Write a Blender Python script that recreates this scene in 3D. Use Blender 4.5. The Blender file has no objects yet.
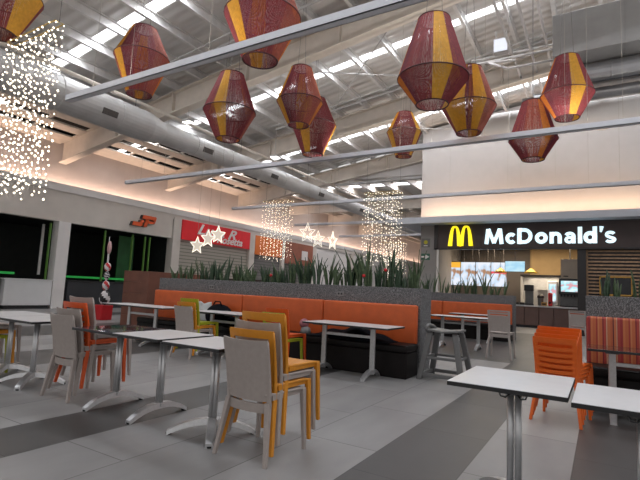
import bpy, bmesh, math, random
from mathutils import Vector, Matrix, Euler
random.seed(7)
PI = math.pi
C = bpy.context.scene.collection
SC = bpy.context.scene

# ------------------------------------------------------------------ materials
def mat(name, col, rough=.5, metal=0., nscale=0, namt=.12, bump=0, emis=None, estr=0, spec=.5, coat=0):
    m = bpy.data.materials.new(name); m.use_nodes = True
    nt = m.node_tree; b = nt.nodes['Principled BSDF']
    b.inputs['Base Color'].default_value = (*col, 1)
    b.inputs['Roughness'].default_value = rough
    b.inputs['Metallic'].default_value = metal
    b.inputs['Specular IOR Level'].default_value = spec
    b.inputs['Coat Weight'].default_value = coat
    if emis:
        b.inputs['Emission Color'].default_value = (*emis, 1)
        b.inputs['Emission Strength'].default_value = estr
    if nscale:
        tc = nt.nodes.new('ShaderNodeTexCoord')
        n = nt.nodes.new('ShaderNodeTexNoise'); n.inputs['Scale'].default_value = nscale
        n.inputs['Detail'].default_value = 5
        nt.links.new(tc.outputs['Object'], n.inputs['Vector'])
        r = nt.nodes.new('ShaderNodeValToRGB')
        r.color_ramp.elements[0].position = .3; r.color_ramp.elements[1].position = .7
        r.color_ramp.elements[0].color = (*[max(0, c*(1-namt)) for c in col], 1)
        r.color_ramp.elements[1].color = (*[min(1, c*(1+namt)) for c in col], 1)
        nt.links.new(n.outputs['Fac'], r.inputs['Fac']); nt.links.new(r.outputs['Color'], b.inputs['Base Color'])
        if bump:
            bp = nt.nodes.new('ShaderNodeBump'); bp.inputs['Strength'].default_value = bump; bp.inputs['Distance'].default_value = .01
            nt.links.new(n.outputs['Fac'], bp.inputs['Height']); nt.links.new(bp.outputs['Normal'], b.inputs['Normal'])
    return m

M = {}
M['taupe'] = mat('taupe_plastic', (.37, .32, .295), .5, 0, 30, .05)
M['orange_pl'] = mat('orange_plastic', (.72, .125, .012), .42, 0, 30, .05)
M['amber_pl'] = mat('amber_plastic', (.66, .26, .02), .42, 0, 30, .05)
M['olive_pl'] = mat('lime_plastic', (.36, .38, .02), .42, 0, 30, .05)
M['red_or_pl'] = mat('red_orange_plastic', (.68, .09, .012), .42, 0, 30, .05)
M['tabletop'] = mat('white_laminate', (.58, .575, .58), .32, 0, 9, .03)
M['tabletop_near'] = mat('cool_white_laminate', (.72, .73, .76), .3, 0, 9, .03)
M['black_edge'] = mat('black_edge_band', (.012, .012, .013), .5, 0, 20, .2)
M['chrome'] = mat('brushed_chrome', (.62, .62, .63), .4, .8, 40, .06)
M['alu'] = mat('aluminium', (.5, .5, .5), .38, .6, 40, .08)
M['hook'] = mat('dark_steel', (.1, .1, .1), .4, .8, 30, .1)
M['leather_or'] = mat('orange_vinyl', (.52, .088, .014), .52, 0, 6, .1, .15)
M['leather_dk'] = mat('dark_vinyl', (.006, .004, .004), .45, 0, 8, .3, .2, spec=.22)
M['brown_lam'] = mat('brown_laminate', (.15, .055, .034), .45, 0, 3, .2)
M['dkbrown'] = mat('dark_brown_laminate', (.03, .015, .012), .45, 0, 3, .2)
M['leaf'] = mat('snake_leaf', (.075, .115, .055), .45, 0, 25, .5)
M['leaf2'] = mat('snake_leaf_dark', (.04, .075, .04), .45, 0, 25, .5)
M['soil'] = mat('soil', (.02, .014, .01), .9, 0, 60, .4, .5)
M['hc_grey'] = mat('grey_moulded_plastic', (.14, .14, .14), .5, 0, 20, .06)
M['cream_steel'] = mat('cream_painted_steel', (.62, .56, .49), .5, 0, 4, .06)
M['grey_steel'] = mat('grey_painted_steel', (.36, .35, .34), .5, 0, 4, .06)
M['purlin'] = mat('galvanised_purlin', (.56, .55, .54), .45, .1, 6, .08)
M['bar'] = mat('pale_grey_rail', (.68, .69, .74), .45, 0, 6, .04)
M['duct'] = mat('galvanised_duct', (.50, .49, .48), .45, .15, 3, .08, .05)
M['duct_grey'] = mat('grey_duct', (.30, .30, .30), .5, .1, 3, .08)
M['duct_shiny'] = mat('bare_steel_duct', (.33, .33, .34), .3, .6, 3, .1)
M['white_wall'] = mat('white_plaster', (.46, .44, .43), .8, 0, 3, .03)
M['pink_wall'] = mat('warm_plaster', (.56, .50, .47), .8, 0, 2, .04)
M['fascia'] = mat('pale_fascia', (.70, .67, .65), .6, 0, 2, .03)
M['fascia_grey'] = mat('grey_fascia', (.50, .52, .57), .6, 0, 2, .03)
M['bulkhead'] = mat('grey_beige_bulkhead', (.60, .55, .50), .7, 0, 2, .04)
M['column'] = mat('grey_column', (.25, .235, .225), .7, 0, 3, .05)
M['roof_shade'] = mat('painted_roof_shade', (.02, .018, .016), .9, 0, 4, .3)  # shade of the cavity above the slotted boards, painted as near-black deck
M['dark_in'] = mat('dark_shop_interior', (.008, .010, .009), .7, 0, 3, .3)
M['counter_w'] = mat('white_counter', (.62, .62, .62), .5, 0, 3, .03)
M['counter_dk'] = mat('charcoal_counter', (.02, .022, .026), .5, 0, 3, .1)
M['green_led'] = mat('green_led', (.02, .3, .05), .5, emis=(.03, .55, .10), estr=.22)
M['green_frame'] = mat('lime_green_frame', (.09, .19, .035), .4, emis=(.1, .4, .05), estr=.02)
M['green_panel'] = mat('dark_green_panel', (.01, .09, .02), .5, 0, 3, .2)
M['red_sign'] = mat('red_sign_panel', (.62, .012, .018), .45, 0, 3, .05, emis=(.7, .01, .02), estr=.12)
M['orange_sign'] = mat('orange_sign_panel', (.6, .14, .02), .45, 0, 3, .05, emis=(.7, .16, .02), estr=.1)
M['brown_sign'] = mat('terracotta_sign_panel', (.3, .10, .06), .6, 0, 3, .1)
M['jp_orange'] = mat('orange_letter', (.72, .10, .02), .45, 0, 10, .06)
M['jp_black'] = mat('black_letter_side', (.03, .02, .02), .5, 0, 10, .1)
M['white_paint'] = mat('white_paint', (.75, .72, .7), .5, 0, 10, .03)
M['red_plastic'] = mat('red_plastic', (.50, .012, .018), .4, 0, 8, .06)
M['white_pl'] = mat('white_plastic', (.62, .6, .6), .4, 0, 8, .04)
M['pink_pl'] = mat('pale_pink_plastic', (.55, .33, .33), .4, 0, 8, .06)
M['black_pl'] = mat('black_plastic', (.01, .01, .012), .5, 0, 8, .2)
M['black_cloth'] = mat('black_cloth', (.004, .005, .008), .9, 0, 30, .3, .4, spec=.12)
M['white_bag'] = mat('white_bag', (.48, .5, .5), .7, 0, 8, .08, .3)
M['pink_bag'] = mat('dusty_pink_cloth', (.32, .12, .14), .7, 0, 30, .2)
M['sign_brown'] = mat('dark_brown_sign', (.035, .019, .017), .45, 0, 2, .15)
M['frame_dk'] = mat('dark_frame', (.014, .011, .012), .4, 0, 5, .1)
M['sign_white'] = mat('lit_white_letters', (.8, .85, .85), .5, emis=(.62, .85, .95), estr=1.0)
M['sign_yellow'] = mat('lit_yellow_arches', (.9, .75, .02), .5, emis=(1, .82, .015), estr=.95)
M['counter_mc'] = mat('brown_counter_panel', (.15, .085, .07), .5, 0, 3, .12)
M['counter_top'] = mat('grey_stone_top', (.52, .5, .49), .35, 0, 20, .08)
M['tan_wall'] = mat('tan_wall', (.46, .32, .16), .7, 0, 3, .06)
M['dark_wall'] = mat('dark_grey_wall', (.15, .13, .12), .7, 0, 3, .06)
M['kitchen'] = mat('kitchen_steel', (.5, .48, .45), .35, .5, 6, .08)
M['tanbox'] = mat('warm_steel_box', (.42, .34, .26), .4, .3, 4, .05)
M['yellow_shade'] = mat('yellow_enamel', (.75, .48, .02), .35, 0, 6, .05)
M['bulb'] = mat('warm_bulb', (1, .9, .7), .5, emis=(1, .8, .5), estr=4)
M['wood_slat'] = mat('brown_wood_slat', (.36, .22, .125), .5, 0, 12, .25)
M['board_blk'] = mat('blackboard', (.012, .012, .014), .5, 0, 6, .1)
M['gold_frame'] = mat('amber_wood_frame', (.42, .22, .03), .45, 0, 12, .1)
M['fairy'] = mat('fairy_bulb', (1, .9, .75), .5, emis=(1, .86, .66), estr=4.5)
M['fairy_far'] = mat('far_fairy_bulb', (1, .9, .75), .5, emis=(1, .86, .68), estr=3.5)
M['wire'] = mat('thin_wire', (.12, .11, .11), .5, .4, 5, .1)
M['wire_lt'] = mat('clear_wire', (.35, .32, .28), .5, .2, 5, .1)
M['gold'] = mat('gold_wire_frame', (.5, .36, .14), .4, .6, 5, .1)
M['star'] = mat('frosted_star', (.6, .56, .5), .5, emis=(1, .86, .72), estr=.25)
M['star_rim'] = mat('star_rim_light', (.95, .9, .8), .5, emis=(1, .9, .75), estr=1.0)
M['sky_panel'] = mat('skylight_polycarbonate', (.8, .8, .85), .5, emis=(.93, .95, 1.0), estr=2.6)
M['flood'] = mat('flood_lamp_glass', (1, 1, 1), .5, emis=(1, .98, .92), estr=3.)
M['thr_maroon'] = mat('maroon_thread', (.23, .035, .042), .65, 0, 20, .2)
M['thr_rust'] = mat('rust_thread', (.33, .075, .045), .65, 0, 20, .2)
M['thr_plum'] = mat('plum_thread', (.18, .03, .045), .65, 0, 20, .2)
M['thr_yellow'] = mat('mustard_thread', (.60, .30, .025), .65, 0, 20, .12)
M['thr_orange'] = mat('orange_thread', (.6, .19, .025), .65, 0, 20, .15)
M['ring'] = mat('dark_maroon_ring', (.06, .012, .014), .6, 0, 20, .15)
M['green_sign'] = mat('green_sign_plate', (.03, .11, .07), .5, 0, 10, .05)
M['grey_plate'] = mat('grey_plate', (.13, .125, .12), .5, 0, 10, .05)
M['yellow_ink'] = mat('yellow_print', (.45, .40, .02), .5, 0, 10, .05)
M['outlet'] = mat('outlet_plate', (.20, .20, .2), .5, 0, 10, .05)
M['machine'] = mat('dark_machine', (.03, .028, .028), .4, .2, 10, .1)
M['machine_g'] = mat('grey_machine', (.14, .135, .13), .4, .4, 10, .1)
M['louvre'] = mat('dark_louvre', (.09, .08, .075), .6, .2, 30, .2)

def nodes(m): return m.node_tree, m.node_tree.nodes['Principled BSDF']

def granite():
    m = mat('speckled_granite', (.1, .1, .1), .55); nt, b = nodes(m)
    tc = nt.nodes.new('ShaderNodeTexCoord')
    v = nt.nodes.new('ShaderNodeTexNoise'); v.inputs['Scale'].default_value = 95; v.inputs['Detail'].default_value = 3
    r = nt.nodes.new('ShaderNodeValToRGB'); e = r.color_ramp.elements
    e[0].position = .36; e[0].color = (.025, .025, .027, 1)
    e[1].position = .64; e[1].color = (.27, .27, .28, 1)
    k = e.new(.5); k.color = (.10, .10, .104, 1)
    nt.links.new(tc.outputs['Object'], v.inputs['Vector']); nt.links.new(v.outputs['Fac'], r.inputs['Fac'])
    nt.links.new(r.outputs['Color'], b.inputs['Base Color'])
    return m
M['granite'] = granite()

def floor_mat():
    m = mat('porcelain_floor_tiles', (.2, .2, .2), .42); nt, b = nodes(m)
    N = nt.nodes.new; L = nt.links.new
    tc = N('ShaderNodeTexCoord'); sp = N('ShaderNodeSeparateXYZ'); L(tc.outputs['Object'], sp.inputs[0])
    def mth(op, a, bb=None):
        n = N('ShaderNodeMath'); n.operation = op
        for i, q in enumerate((a, bb)):
            if q is None: continue
            if isinstance(q, (int, float)): n.inputs[i].default_value = q
            else: L(q, n.inputs[i])
        return n.outputs[0]
    X, Y = sp.outputs['X'], sp.outputs['Y']
    PW, X0 = .6125, -.19
    cx = mth('ADD', X, 100*PW - X0)
    cy = mth('ADD', Y, -1.29+36)
    cb = N('ShaderNodeCombineXYZ'); L(cy, cb.inputs[0]); L(cx, cb.inputs[1])
    br = N('ShaderNodeTexBrick'); L(cb.outputs[0], br.inputs['Vector'])
    br.inputs['Scale'].default_value = 1; br.inputs['Brick Width'].default_value = 1.225; br.inputs['Row Height'].default_value = PW
    br.inputs['Mortar Size'].default_value = .0045; br.inputs['Mortar Smooth'].default_value = .3; br.inputs['Bias'].default_value = 0
    br.inputs['Color1'].default_value = (.86, .86, .86, 1); br.inputs['Color2'].default_value = (1.06, 1.06, 1.06, 1); br.inputs['Mortar'].default_value = (.33, .32, .31, 1)
    br.offset = .33
    def band(v, a, c): return mth('MULTIPLY', mth('GREATER_THAN', v, a), mth('LESS_THAN', v, c))
    R = lambda i: X0 + i*PW
    tot = band(X, R(-6), R(-5))
    for a, c in ((R(-2), R(-1)), (R(0), R(1)), (R(4), R(5)), (R(-12), R(-10)), (R(-18), R(-15)), (R(-24), R(-22))):
        tot = mth('MAXIMUM', tot, band(X, a, c))
    tot = mth('MAXIMUM', tot, mth('MULTIPLY', band(X, R(-9), R(-1)), band(Y, 9.1, 17.5)))
    # cloudy streaks stretched along the tiles
    mp = N('ShaderNodeMapping'); mp.inputs['Scale'].default_value = (2.2, .8, 1); L(tc.outputs['Object'], mp.inputs['Vector'])
    nz = N('ShaderNodeTexNoise'); nz.inputs['Scale'].default_value = 1.6; nz.inputs['Detail'].default_value = 7; L(mp.outputs[0], nz.inputs['Vector'])
    rr = N('ShaderNodeValToRGB'); rr.color_ramp.elements[0].position = .3; rr.color_ramp.elements[1].position = .7
    rr.color_ramp.elements[0].color = (.86, .86, .86, 1); rr.color_ramp.elements[1].color = (1.08, 1.08, 1.08, 1); L(nz.outputs['Fac'], rr.inputs['Fac'])
    mx = N('ShaderNodeMix'); mx.data_type = 'RGBA'; L(tot, mx.inputs[0])
    mx.inputs[6].default_value = (.27, .265, .265, 1); mx.inputs[7].default_value = (.075, .073, .072, 1)
    m1 = N('ShaderNodeMix'); m1.data_type = 'RGBA'; m1.blend_type = 'MULTIPLY'; m1.inputs[0].default_value = 1
    L(mx.outputs[2], m1.inputs[6]); L(rr.outputs['Color'], m1.inputs[7])
    m2 = N('ShaderNodeMix'); m2.data_type = 'RGBA'; m2.blend_type = 'MULTIPLY'; m2.inputs[0].default_value = 1
    L(m1.outputs[2], m2.inputs[6]); L(br.outputs['Color'], m2.inputs[7])
    L(m2.outputs[2], b.inputs['Base Color'])
    return m
M['floor'] = floor_mat()

def stripes_mat():
    m = mat('striped_upholstery', (.4, .1, .05), .6); nt, b = nodes(m)
    N = nt.nodes.new; L = nt.links.new
    tc = N('ShaderNodeTexCoord'); sp = N('ShaderNodeSeparateXYZ'); L(tc.outputs['Object'], sp.inputs[0])
    mu = N('ShaderNodeMath'); mu.operation = 'MULTIPLY'; mu.inputs[1].default_value = 3.1; L(sp.outputs['X'], mu.inputs[0])
    fr = N('ShaderNodeMath'); fr.operation = 'FRACT'; L(mu.outputs[0], fr.inputs[0])
    r = N('ShaderNodeValToRGB'); r.color_ramp.interpolation = 'CONSTANT'
    cols = [(.42, .10, .035), (.30, .03, .02), (.50, .17, .07), (.45, .11, .04), (.20, .015, .02), (.36, .045, .03), (.50, .30, .20), (.44, .12, .045), (.40, .09, .035), (.10, .012, .014), (.46, .13, .05), (.42, .24, .15), (.34, .04, .03), (.26, .02, .02), (.48, .14, .05)]
    ps = [0, .10, .15, .2, .3, .34, .42, .45, .55, .62, .66, .73, .76, .85, .93]
    e = r.color_ramp.elements
    e[0].position = 0; e[0].color = (*cols[0], 1); e[1].position = ps[1]; e[1].color = (*cols[1], 1)
    for p, c in zip(ps[2:], cols[2:]):
        k = e.new(p); k.color = (*c, 1)
    L(fr.outputs[0], r.inputs['Fac']); L(r.outputs['Color'], b.inputs['Base Color'])
    return m
M['stripes'] = stripes_mat()
M['glossy_brown'] = mat('glossy_brown_top', (.05, .025, .02), .1, 0, 5, .1)

def roof_mat():
    m = mat('ribbed_metal_roof', (.52, .50, .48), .5, .1); nt, b = nodes(m)
    N = nt.nodes.new; L = nt.links.new
    tc = N('ShaderNodeTexCoord')
    w = N('ShaderNodeTexWave'); w.wave_type = 'BANDS'; w.bands_direction = 'Y'; w.inputs['Scale'].default_value = 1.05; w.inputs['Distortion'].default_value = 0
    L(tc.outputs['Object'], w.inputs['Vector'])
    bp = N('ShaderNodeBump'); bp.inputs['Strength'].default_value = .6; bp.inputs['Distance'].default_value = .06
    L(w.outputs['Fac'], bp.inputs['Height']); L(bp.outputs['Normal'], b.inputs['Normal'])
    return m
M['roof'] = roof_mat()

def wave_slats(name, c1, c2, scale, direction='Z', rough=.5):
    m = mat(name, c1, rough); nt, b = nodes(m)
    N = nt.nodes.new; L = nt.links.new
    tc = N('ShaderNodeTexCoord')
    w = N('ShaderNodeTexWave'); w.wave_type = 'BANDS'; w.bands_direction = direction; w.wave_profile = 'SAW'; w.inputs['Scale'].default_value = scale
    L(tc.outputs['Object'], w.inputs['Vector'])
    r = N('ShaderNodeValToRGB'); r.color_ramp.elements[0].color = (*c1, 1); r.color_ramp.elements[1].color = (*c2, 1)
    r.color_ramp.elements[0].position = .7; r.color_ramp.elements[1].position = .92
    L(w.outputs['Fac'], r.inputs['Fac']); L(r.outputs['Color'], b.inputs['Base Color'])
    return m
M['shutter'] = wave_slats('cream_roller_shutter', (.36, .33, .28), (.13, .12, .10), 1.9)
M['shutter_g'] = wave_slats('grey_roller_shutter', (.16, .15, .14), (.08, .07, .07), 1.9)

def screen_mat(name, kind):
    m = mat(name, (.02, .02, .02), .3); nt, b = nodes(m)
    N = nt.nodes.new; L = nt.links.new
    tc = N('ShaderNodeTexCoord'); sp = N('ShaderNodeSeparateXYZ'); L(tc.outputs['Generated'], sp.inputs[0])
    n = N('ShaderNodeTexNoise'); n.inputs['Scale'].default_value = 2.6; n.inputs['Detail'].default_value = 1; L(tc.outputs['Generated'], n.inputs['Vector'])
    r = N('ShaderNodeValToRGB'); e = r.color_ramp.elements
    r.color_ramp.interpolation = 'EASE'
    if kind in ('orange', 'blue', 'burger'):
        e[0].position = .34; e[0].color = (.42, .22, .12, 1); e[1].position = .46; e[1].color = (.62, .76, .92, 1)
        k = e.new(.62); k.color = (.82, .86, .95, 1)
    elif kind == 'sky':
        e[0].position = .3; e[0].color = (.36, .66, .86, 1); e[1].position = .7; e[1].color = (.55, .80, .92, 1)
    else:
        e[0].position = .36; e[0].color = (.75, .35, .4, 1); e[1].position = .5; e[1].color = (.45, .85, .92, 1)
        k = e.new(.66); k.color = (.8, .95, .98, 1)
    L(n.outputs['Fac'], r.inputs['Fac'])
    out = r.outputs['Color']
    def zmask(lo, hi, col, src):
        a = N('ShaderNodeMath'); a.operation = 'GREATER_THAN'; a.inputs[1].default_value = lo; L(sp.outputs['Z'], a.inputs[0])
        c = N('ShaderNodeMath'); c.operation = 'LESS_THAN'; c.inputs[1].default_value = hi; L(sp.outputs['Z'], c.inputs[0])
        d = N('ShaderNodeMath'); d.operation = 'MULTIPLY'; L(a.outputs[0], d.inputs[0]); L(c.outputs[0], d.inputs[1])
        x = N('ShaderNodeMix'); x.data_type = 'RGBA'; L(d.outputs[0], x.inputs[0]); L(src, x.inputs[6]); x.inputs[7].default_value = (*col, 1)
        return x.outputs[2]
    if kind == 'orange': out = zmask(.76, 2, (.95, .48, .05), out)
    if kind == 'burger': out = zmask(.54, .62, (.9, .08, .1), out)
    L(out, b.inputs['Emission Color']); b.inputs['Emission Strength'].default_value = .95
    return m
M['scr_orange'] = screen_mat('lit_menu_orange', 'orange'); M['scr_blue'] = screen_mat('lit_menu_blue', 'blue')
M['scr_burger'] = screen_mat('lit_menu_burger', 'burger'); M['scr_sky'] = screen_mat('lit_order_screen', 'sky'); M['scr_drink'] = screen_mat('lit_drink_screen', 'drink')

def print_mat():
    m = mat('glossy_printed_top', (.03, .03, .03), .12, coat=.5); nt, b = nodes(m)
    N = nt.nodes.new; L = nt.links.new
    tc = N('ShaderNodeTexCoord'); v = N('ShaderNodeTexVoronoi'); v.inputs['Scale'].default_value = 9
    L(tc.outputs['Object'], v.inputs['Vector'])
    r = N('ShaderNodeValToRGB'); r.color_ramp.interpolation = 'CONSTANT'
    e = r.color_ramp.elements; e[0].color = (.03, .035, .06, 1); e[1].position = .45; e[1].color = (.10, .04, .05, 1)
    for p, c in ((.6, (.05, .07, .12)), (.75, (.22, .2, .2)), (.85, (.16, .03, .03)), (.93, (.04, .1, .07))):
        k = e.new(p); k.color = (*c, 1)
    sep = N('ShaderNodeSeparateColor'); L(v.outputs['Color'], sep.inputs[0]); L(sep.outputs[0], r.inputs['Fac'])
    L(r.outputs['Color'], b.inputs['Base Color'])
    return m
M['print'] = print_mat()

# ------------------------------------------------------------------ mesh helpers
class MB:
    def __init__(s): s.bm = bmesh.new(); s.mi = 0
    def _f(s, vs):
        try:
            f = s.bm.faces.new(vs); f.material_index = s.mi; return f
        except ValueError: return None
    def box(s, c, d, rot=None):
        hx, hy, hz = d[0]/2, d[1]/2, d[2]/2
        R = Euler(rot).to_matrix() if rot else None
        vs = []
        for x, y, z in ((-1,-1,-1),(1,-1,-1),(1,1,-1),(-1,1,-1),(-1,-1,1),(1,-1,1),(1,1,1),(-1,1,1)):
            p = Vector((x*hx, y*hy, z*hz))
            if R: p = R @ p
            vs.append(s.bm.verts.new(p + Vector(c)))
        for q in ((0,3,2,1),(4,5,6,7),(0,1,5,4),(1,2,6,5),(2,3,7,6),(3,0,4,7)): s._f([vs[i] for i in q])
        return s
    def bb(s, x0, x1, y0, y1, z0, z1): return s.box(((x0+x1)/2, (y0+y1)/2, (z0+z1)/2), (abs(x1-x0), abs(y1-y0), abs(z1-z0)))
    def hexa(s, lo, hi):
        """solid between two quads (4 points each)"""
        a = [s.bm.verts.new(p) for p in lo]; b = [s.bm.verts.new(p) for p in hi]
        s._f(a[::-1]); s._f(b)
        for i in range(4): s._f([a[i], a[(i+1) % 4], b[(i+1) % 4], b[i]])
        return s
    def taper(s, p0, p1, w0, w1):
        """rectangular tapered bar, (wx, wy) at both ends"""
        q = lambda p, w: [(p[0]-w[0]/2, p[1]-w[1]/2, p[2]), (p[0]+w[0]/2, p[1]-w[1]/2, p[2]), (p[0]+w[0]/2, p[1]+w[1]/2, p[2]), (p[0]-w[0]/2, p[1]+w[1]/2, p[2])]
        return s.hexa(q(p0, w0), q(p1, w1))
    def tube(s, pts, r, n=8, cap=True, closed=False):
        pts = [Vector(p) for p in pts]; rs = r if isinstance(r, (list, tuple)) else [r]*len(pts)
        rings = []; N = len(pts)
        up0 = None
        for i, p in enumerate(pts):
            if closed: t = pts[(i+1) % N] - pts[i-1]
            else: t = pts[min(i+1, N-1)] - pts[max(i-1, 0)]
            t.normalize()
            ref = Vector((0, 0, 1)) if abs(t.z) < .9 else Vector((0, 1, 0))
            u = t.cross(ref).normalized() if up0 is None else (up0 - t*up0.dot(t)).normalized()
            up0 = u; v = t.cross(u)
            rings.append([s.bm.verts.new(p + (u*math.cos(a) + v*math.sin(a))*rs[i]) for a in [2*PI*k/n for k in range(n)]])
        for i in range(N if closed else N-1):
            A, B = rings[i], rings[(i+1) % N]
            for k in range(n): s._f([A[k], A[(k+1) % n], B[(k+1) % n], B[k]])
        if cap and not closed: s._f(rings[0][::-1]); s._f(rings[-1])
        return s
    def lathe(s, prof, c=(0, 0, 0), n=20, axis='Z'):
        rings = []
        for r, z in prof:
            ring = []
            for k in range(n):
                a = 2*PI*k/n
                p = Vector((r*math.cos(a), r*math.sin(a), z))
                if axis == 'Y': p = Vector((p.x, p.z, p.y))
                if axis == 'X': p = Vector((p.z, p.x, p.y))
                ring.append(s.bm.verts.new(p + Vector(c)))
            rings.append(ring)
        for A, B in zip(rings, rings[1:]):
            for k in range(n): s._f([A[k], A[(k+1) % n], B[(k+1) % n], B[k]])
        s._f(rings[0][::-1]); s._f(rings[-1])
        return s
    def prism(s, poly, fa, fb):
        a = [s.bm.verts.new(fa(p)) for p in poly]; b = [s.bm.verts.new(fb(p)) for p in poly]
        s._f(a[::-1]); s._f(b); n = len(poly)
        for i in range(n): s._f([a[i], a[(i+1) % n], b[(i+1) % n], b[i]])
        return s
    def sheet(s, F, G, nu, nv):
        """closed thick sheet: F = front point fn(u,v), G = back point fn"""
        A = [[s.bm.verts.new(F(i/nu, j/nv)) for j in range(nv+1)] for i in range(nu+1)]
        B = [[s.bm.verts.new(G(i/nu, j/nv)) for j in range(nv+1)] for i in range(nu+1)]
        for i in range(nu):
            for j in range(nv):
                s._f([A[i][j], A[i+1][j], A[i+1][j+1], A[i][j+1]]); s._f([B[i][j], B[i][j+1], B[i+1][j+1], B[i+1][j]])
        for i in range(nu):
            s._f([A[i][0], B[i][0], B[i+1][0], A[i+1][0]]); s._f([A[i][nv], A[i+1][nv], B[i+1][nv], B[i][nv]])
        for j in range(nv):
            s._f([A[0][j], A[0][j+1], B[0][j+1], B[0][j]]); s._f([A[nu][j], B[nu][j], B[nu][j+1], A[nu][j+1]])
        return s
    def oct(s, c, r):
        c = Vector(c); v = [s.bm.verts.new(c+Vector(d)*r) for d in ((1,0,0),(0,1,0),(-1,0,0),(0,-1,0),(0,0,1),(0,0,-1))]
        for i in range(4):
            s._f([v[i], v[(i+1) % 4], v[4]]); s._f([v[(i+1) % 4], v[i], v[5]])
        return s
    def ball(s, c, r, sx=1, sy=1, sz=1, n=14):
        prof = [(max(.001, math.sin(PI*k/10))*r, -math.cos(PI*k/10)*r*sz) for k in range(11)]
        return s.lathe(prof, c, n)
    def build(s, name, m, parent=None, bevel=0, smooth=False, seg=2):
        bmesh.ops.recalc_face_normals(s.bm, faces=s.bm.faces)
        me = bpy.data.meshes.new(name); s.bm.to_mesh(me); s.bm.free()
        for x in (m if isinstance(m, (list, tuple)) else [m]): me.materials.append(x)
        if smooth:
            for p in me.polygons: p.use_smooth = True
        o = bpy.data.objects.new(name, me); C.objects.link(o)
        if parent: o.parent = parent
        if bevel:
            b = o.modifiers.new('bevel', 'BEVEL'); b.width = bevel; b.segments = seg; b.limit_method = 'ANGLE'; b.angle_limit = math.radians(40)
            if not smooth:
                for p in me.polygons: p.use_smooth = False
        return o

def tag(o, label, cat, group=None, kind=None):
    o['label'] = label; o['category'] = cat
    if group: o['group'] = group
    if kind: o['kind'] = kind
    return o
def thing(name, label, cat, loc=(0, 0, 0), rz=0, group=None):
    o = bpy.data.objects.new(name, None); C.objects.link(o); o.location = loc; o.rotation_euler = (0, 0, rz)
    o.empty_display_size = .1
    return tag(o, label, cat, group)
def struct(mb, name, m, bevel=0, smooth=False):
    o = mb.build(name, m, None, bevel, smooth); o['kind'] = 'structure'; return o
def dup(root, loc=None, rz=None, label=None, group=None, mats=None):
    def cp(o, par):
        c = o.copy(); C.objects.link(c)
        c.parent = par
        for ch in [x for x in bpy.data.objects if x.parent == o]: cp(ch, c)
        return c
    r = cp(root, None)
    if loc is not None: r.location = loc
    if rz is not None: r.rotation_euler = (0, 0, rz)
    if label: r['label'] = label
    if group: r['group'] = group
    return r

# ------------------------------------------------------------------ camera
H = 1.15; F = 465.
r_, p_ = .0485, math.atan(49.5/465)
up = Vector((math.sin(r_)*math.cos(p_), math.cos(r_)*math.cos(p_), -math.sin(p_)))
yv = Vector((602-320, -(303-240), -F)).normalized(); yv = (yv - up*yv.dot(up)).normalized()
xv = yv.cross(up)
R = Matrix((xv, yv, up))
cam = bpy.data.cameras.new('camera'); co = bpy.data.objects.new('camera', cam); C.objects.link(co)
cam.sensor_fit = 'HORIZONTAL'; cam.sensor_width = 36; cam.lens = 36*F/640; cam.clip_end = 200; cam.clip_start = .05
co.matrix_world = Matrix.Translation((0, 0, H)) @ R.to_4x4()
SC.camera = co

# ------------------------------------------------------------------ setting
RZ = lambda x: 6.65 + .14*(x+17.1)
struct(MB().bb(-24, 8, -6, 60, -.12, 0), 'floor', M['floor'])
# roof deck (sloping up to the right)
def slab(y0, y1, x0, x1, dz0, dz1, m, name='ceiling', zf=RZ):
    return struct(MB().hexa([(x0, y0, zf(x0)+dz0), (x1, y0, zf(x1)+dz0), (x1, y1, zf(x1)+dz0), (x0, y1, zf(x0)+dz0)],
                            [(x0, y0, zf(x0)+dz1), (x1, y0, zf(x1)+dz1), (x1, y1, zf(x1)+dz1), (x0, y1, zf(x0)+dz1)]), name, m)
SKY = [6.85, 12.05, 17.2]; SW = .32
edges = [-4.]
for s in SKY: edges += [s-SW/2, s+SW/2]
edges.append(20.2)
for a, b in zip(edges[0::2], edges[1::2]):
    slab(a, b, -14.1, 7.5, 0, .1, M['roof']); slab(a, b, -17.9, -14.1, 0, .1, M['roof_shade'])
for i, s in enumerate(SKY): slab(s-SW/2, s+SW/2, -17.9, 7.5, .03, .07, M['sky_panel'], 'window_%d' % (i+1))
x = -13.55; pb = MB(); k = 0
while x < 7.4:
    mb = MB()
    z = RZ(x)
    mb.bb(x-.012, x+.012, -4, 20.2, z-.24, z); mb.bb(x-.012, x+.08, -4, 20.2, z-.255, z-.235); mb.bb(x-.012, x+.08, -4, 20.2, z-.02, z)
    struct(mb, 'roof_purlin', M['purlin'])
    x += 1.045
# cream boards with open slots near the left wall
for xa, xb in ((-17.9, -16.95), (-16.6, -16.1), (-15.75, -15.3), (-14.95, -14.5), (-14.2, -13.9)):
    zf = lambda x: RZ(x)-.3
    for ya, yb in ((-4, 9.65), (9.85, 14.75), (14.95, 19.85)): slab(ya, yb, xa, xb, 0, .05, M['cream_steel'], 'ceiling_board', zf)
mb = MB()
for yy in [v*1.3-3.5 for v in range(18)]:
    if min(abs(yy-9.5), abs(yy-14.7), abs(yy-19.9)) > .3:
        mb.hexa([(-17.8, yy, RZ(-17.8)-.25), (-13.9, yy, RZ(-13.9)-.25), (-13.9, yy+.09, RZ(-13.9)-.25), (-17.8, yy+.09, RZ(-17.8)-.25)],
                [(-17.8, yy, RZ(-17.8)-.2), (-13.9, yy, RZ(-13.9)-.2), (-13.9, yy+.09, RZ(-13.9)-.2), (-17.8, yy+.09, RZ(-17.8)-.2)])
struct(mb, 'ceiling_board', M['cream_steel'])
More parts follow.
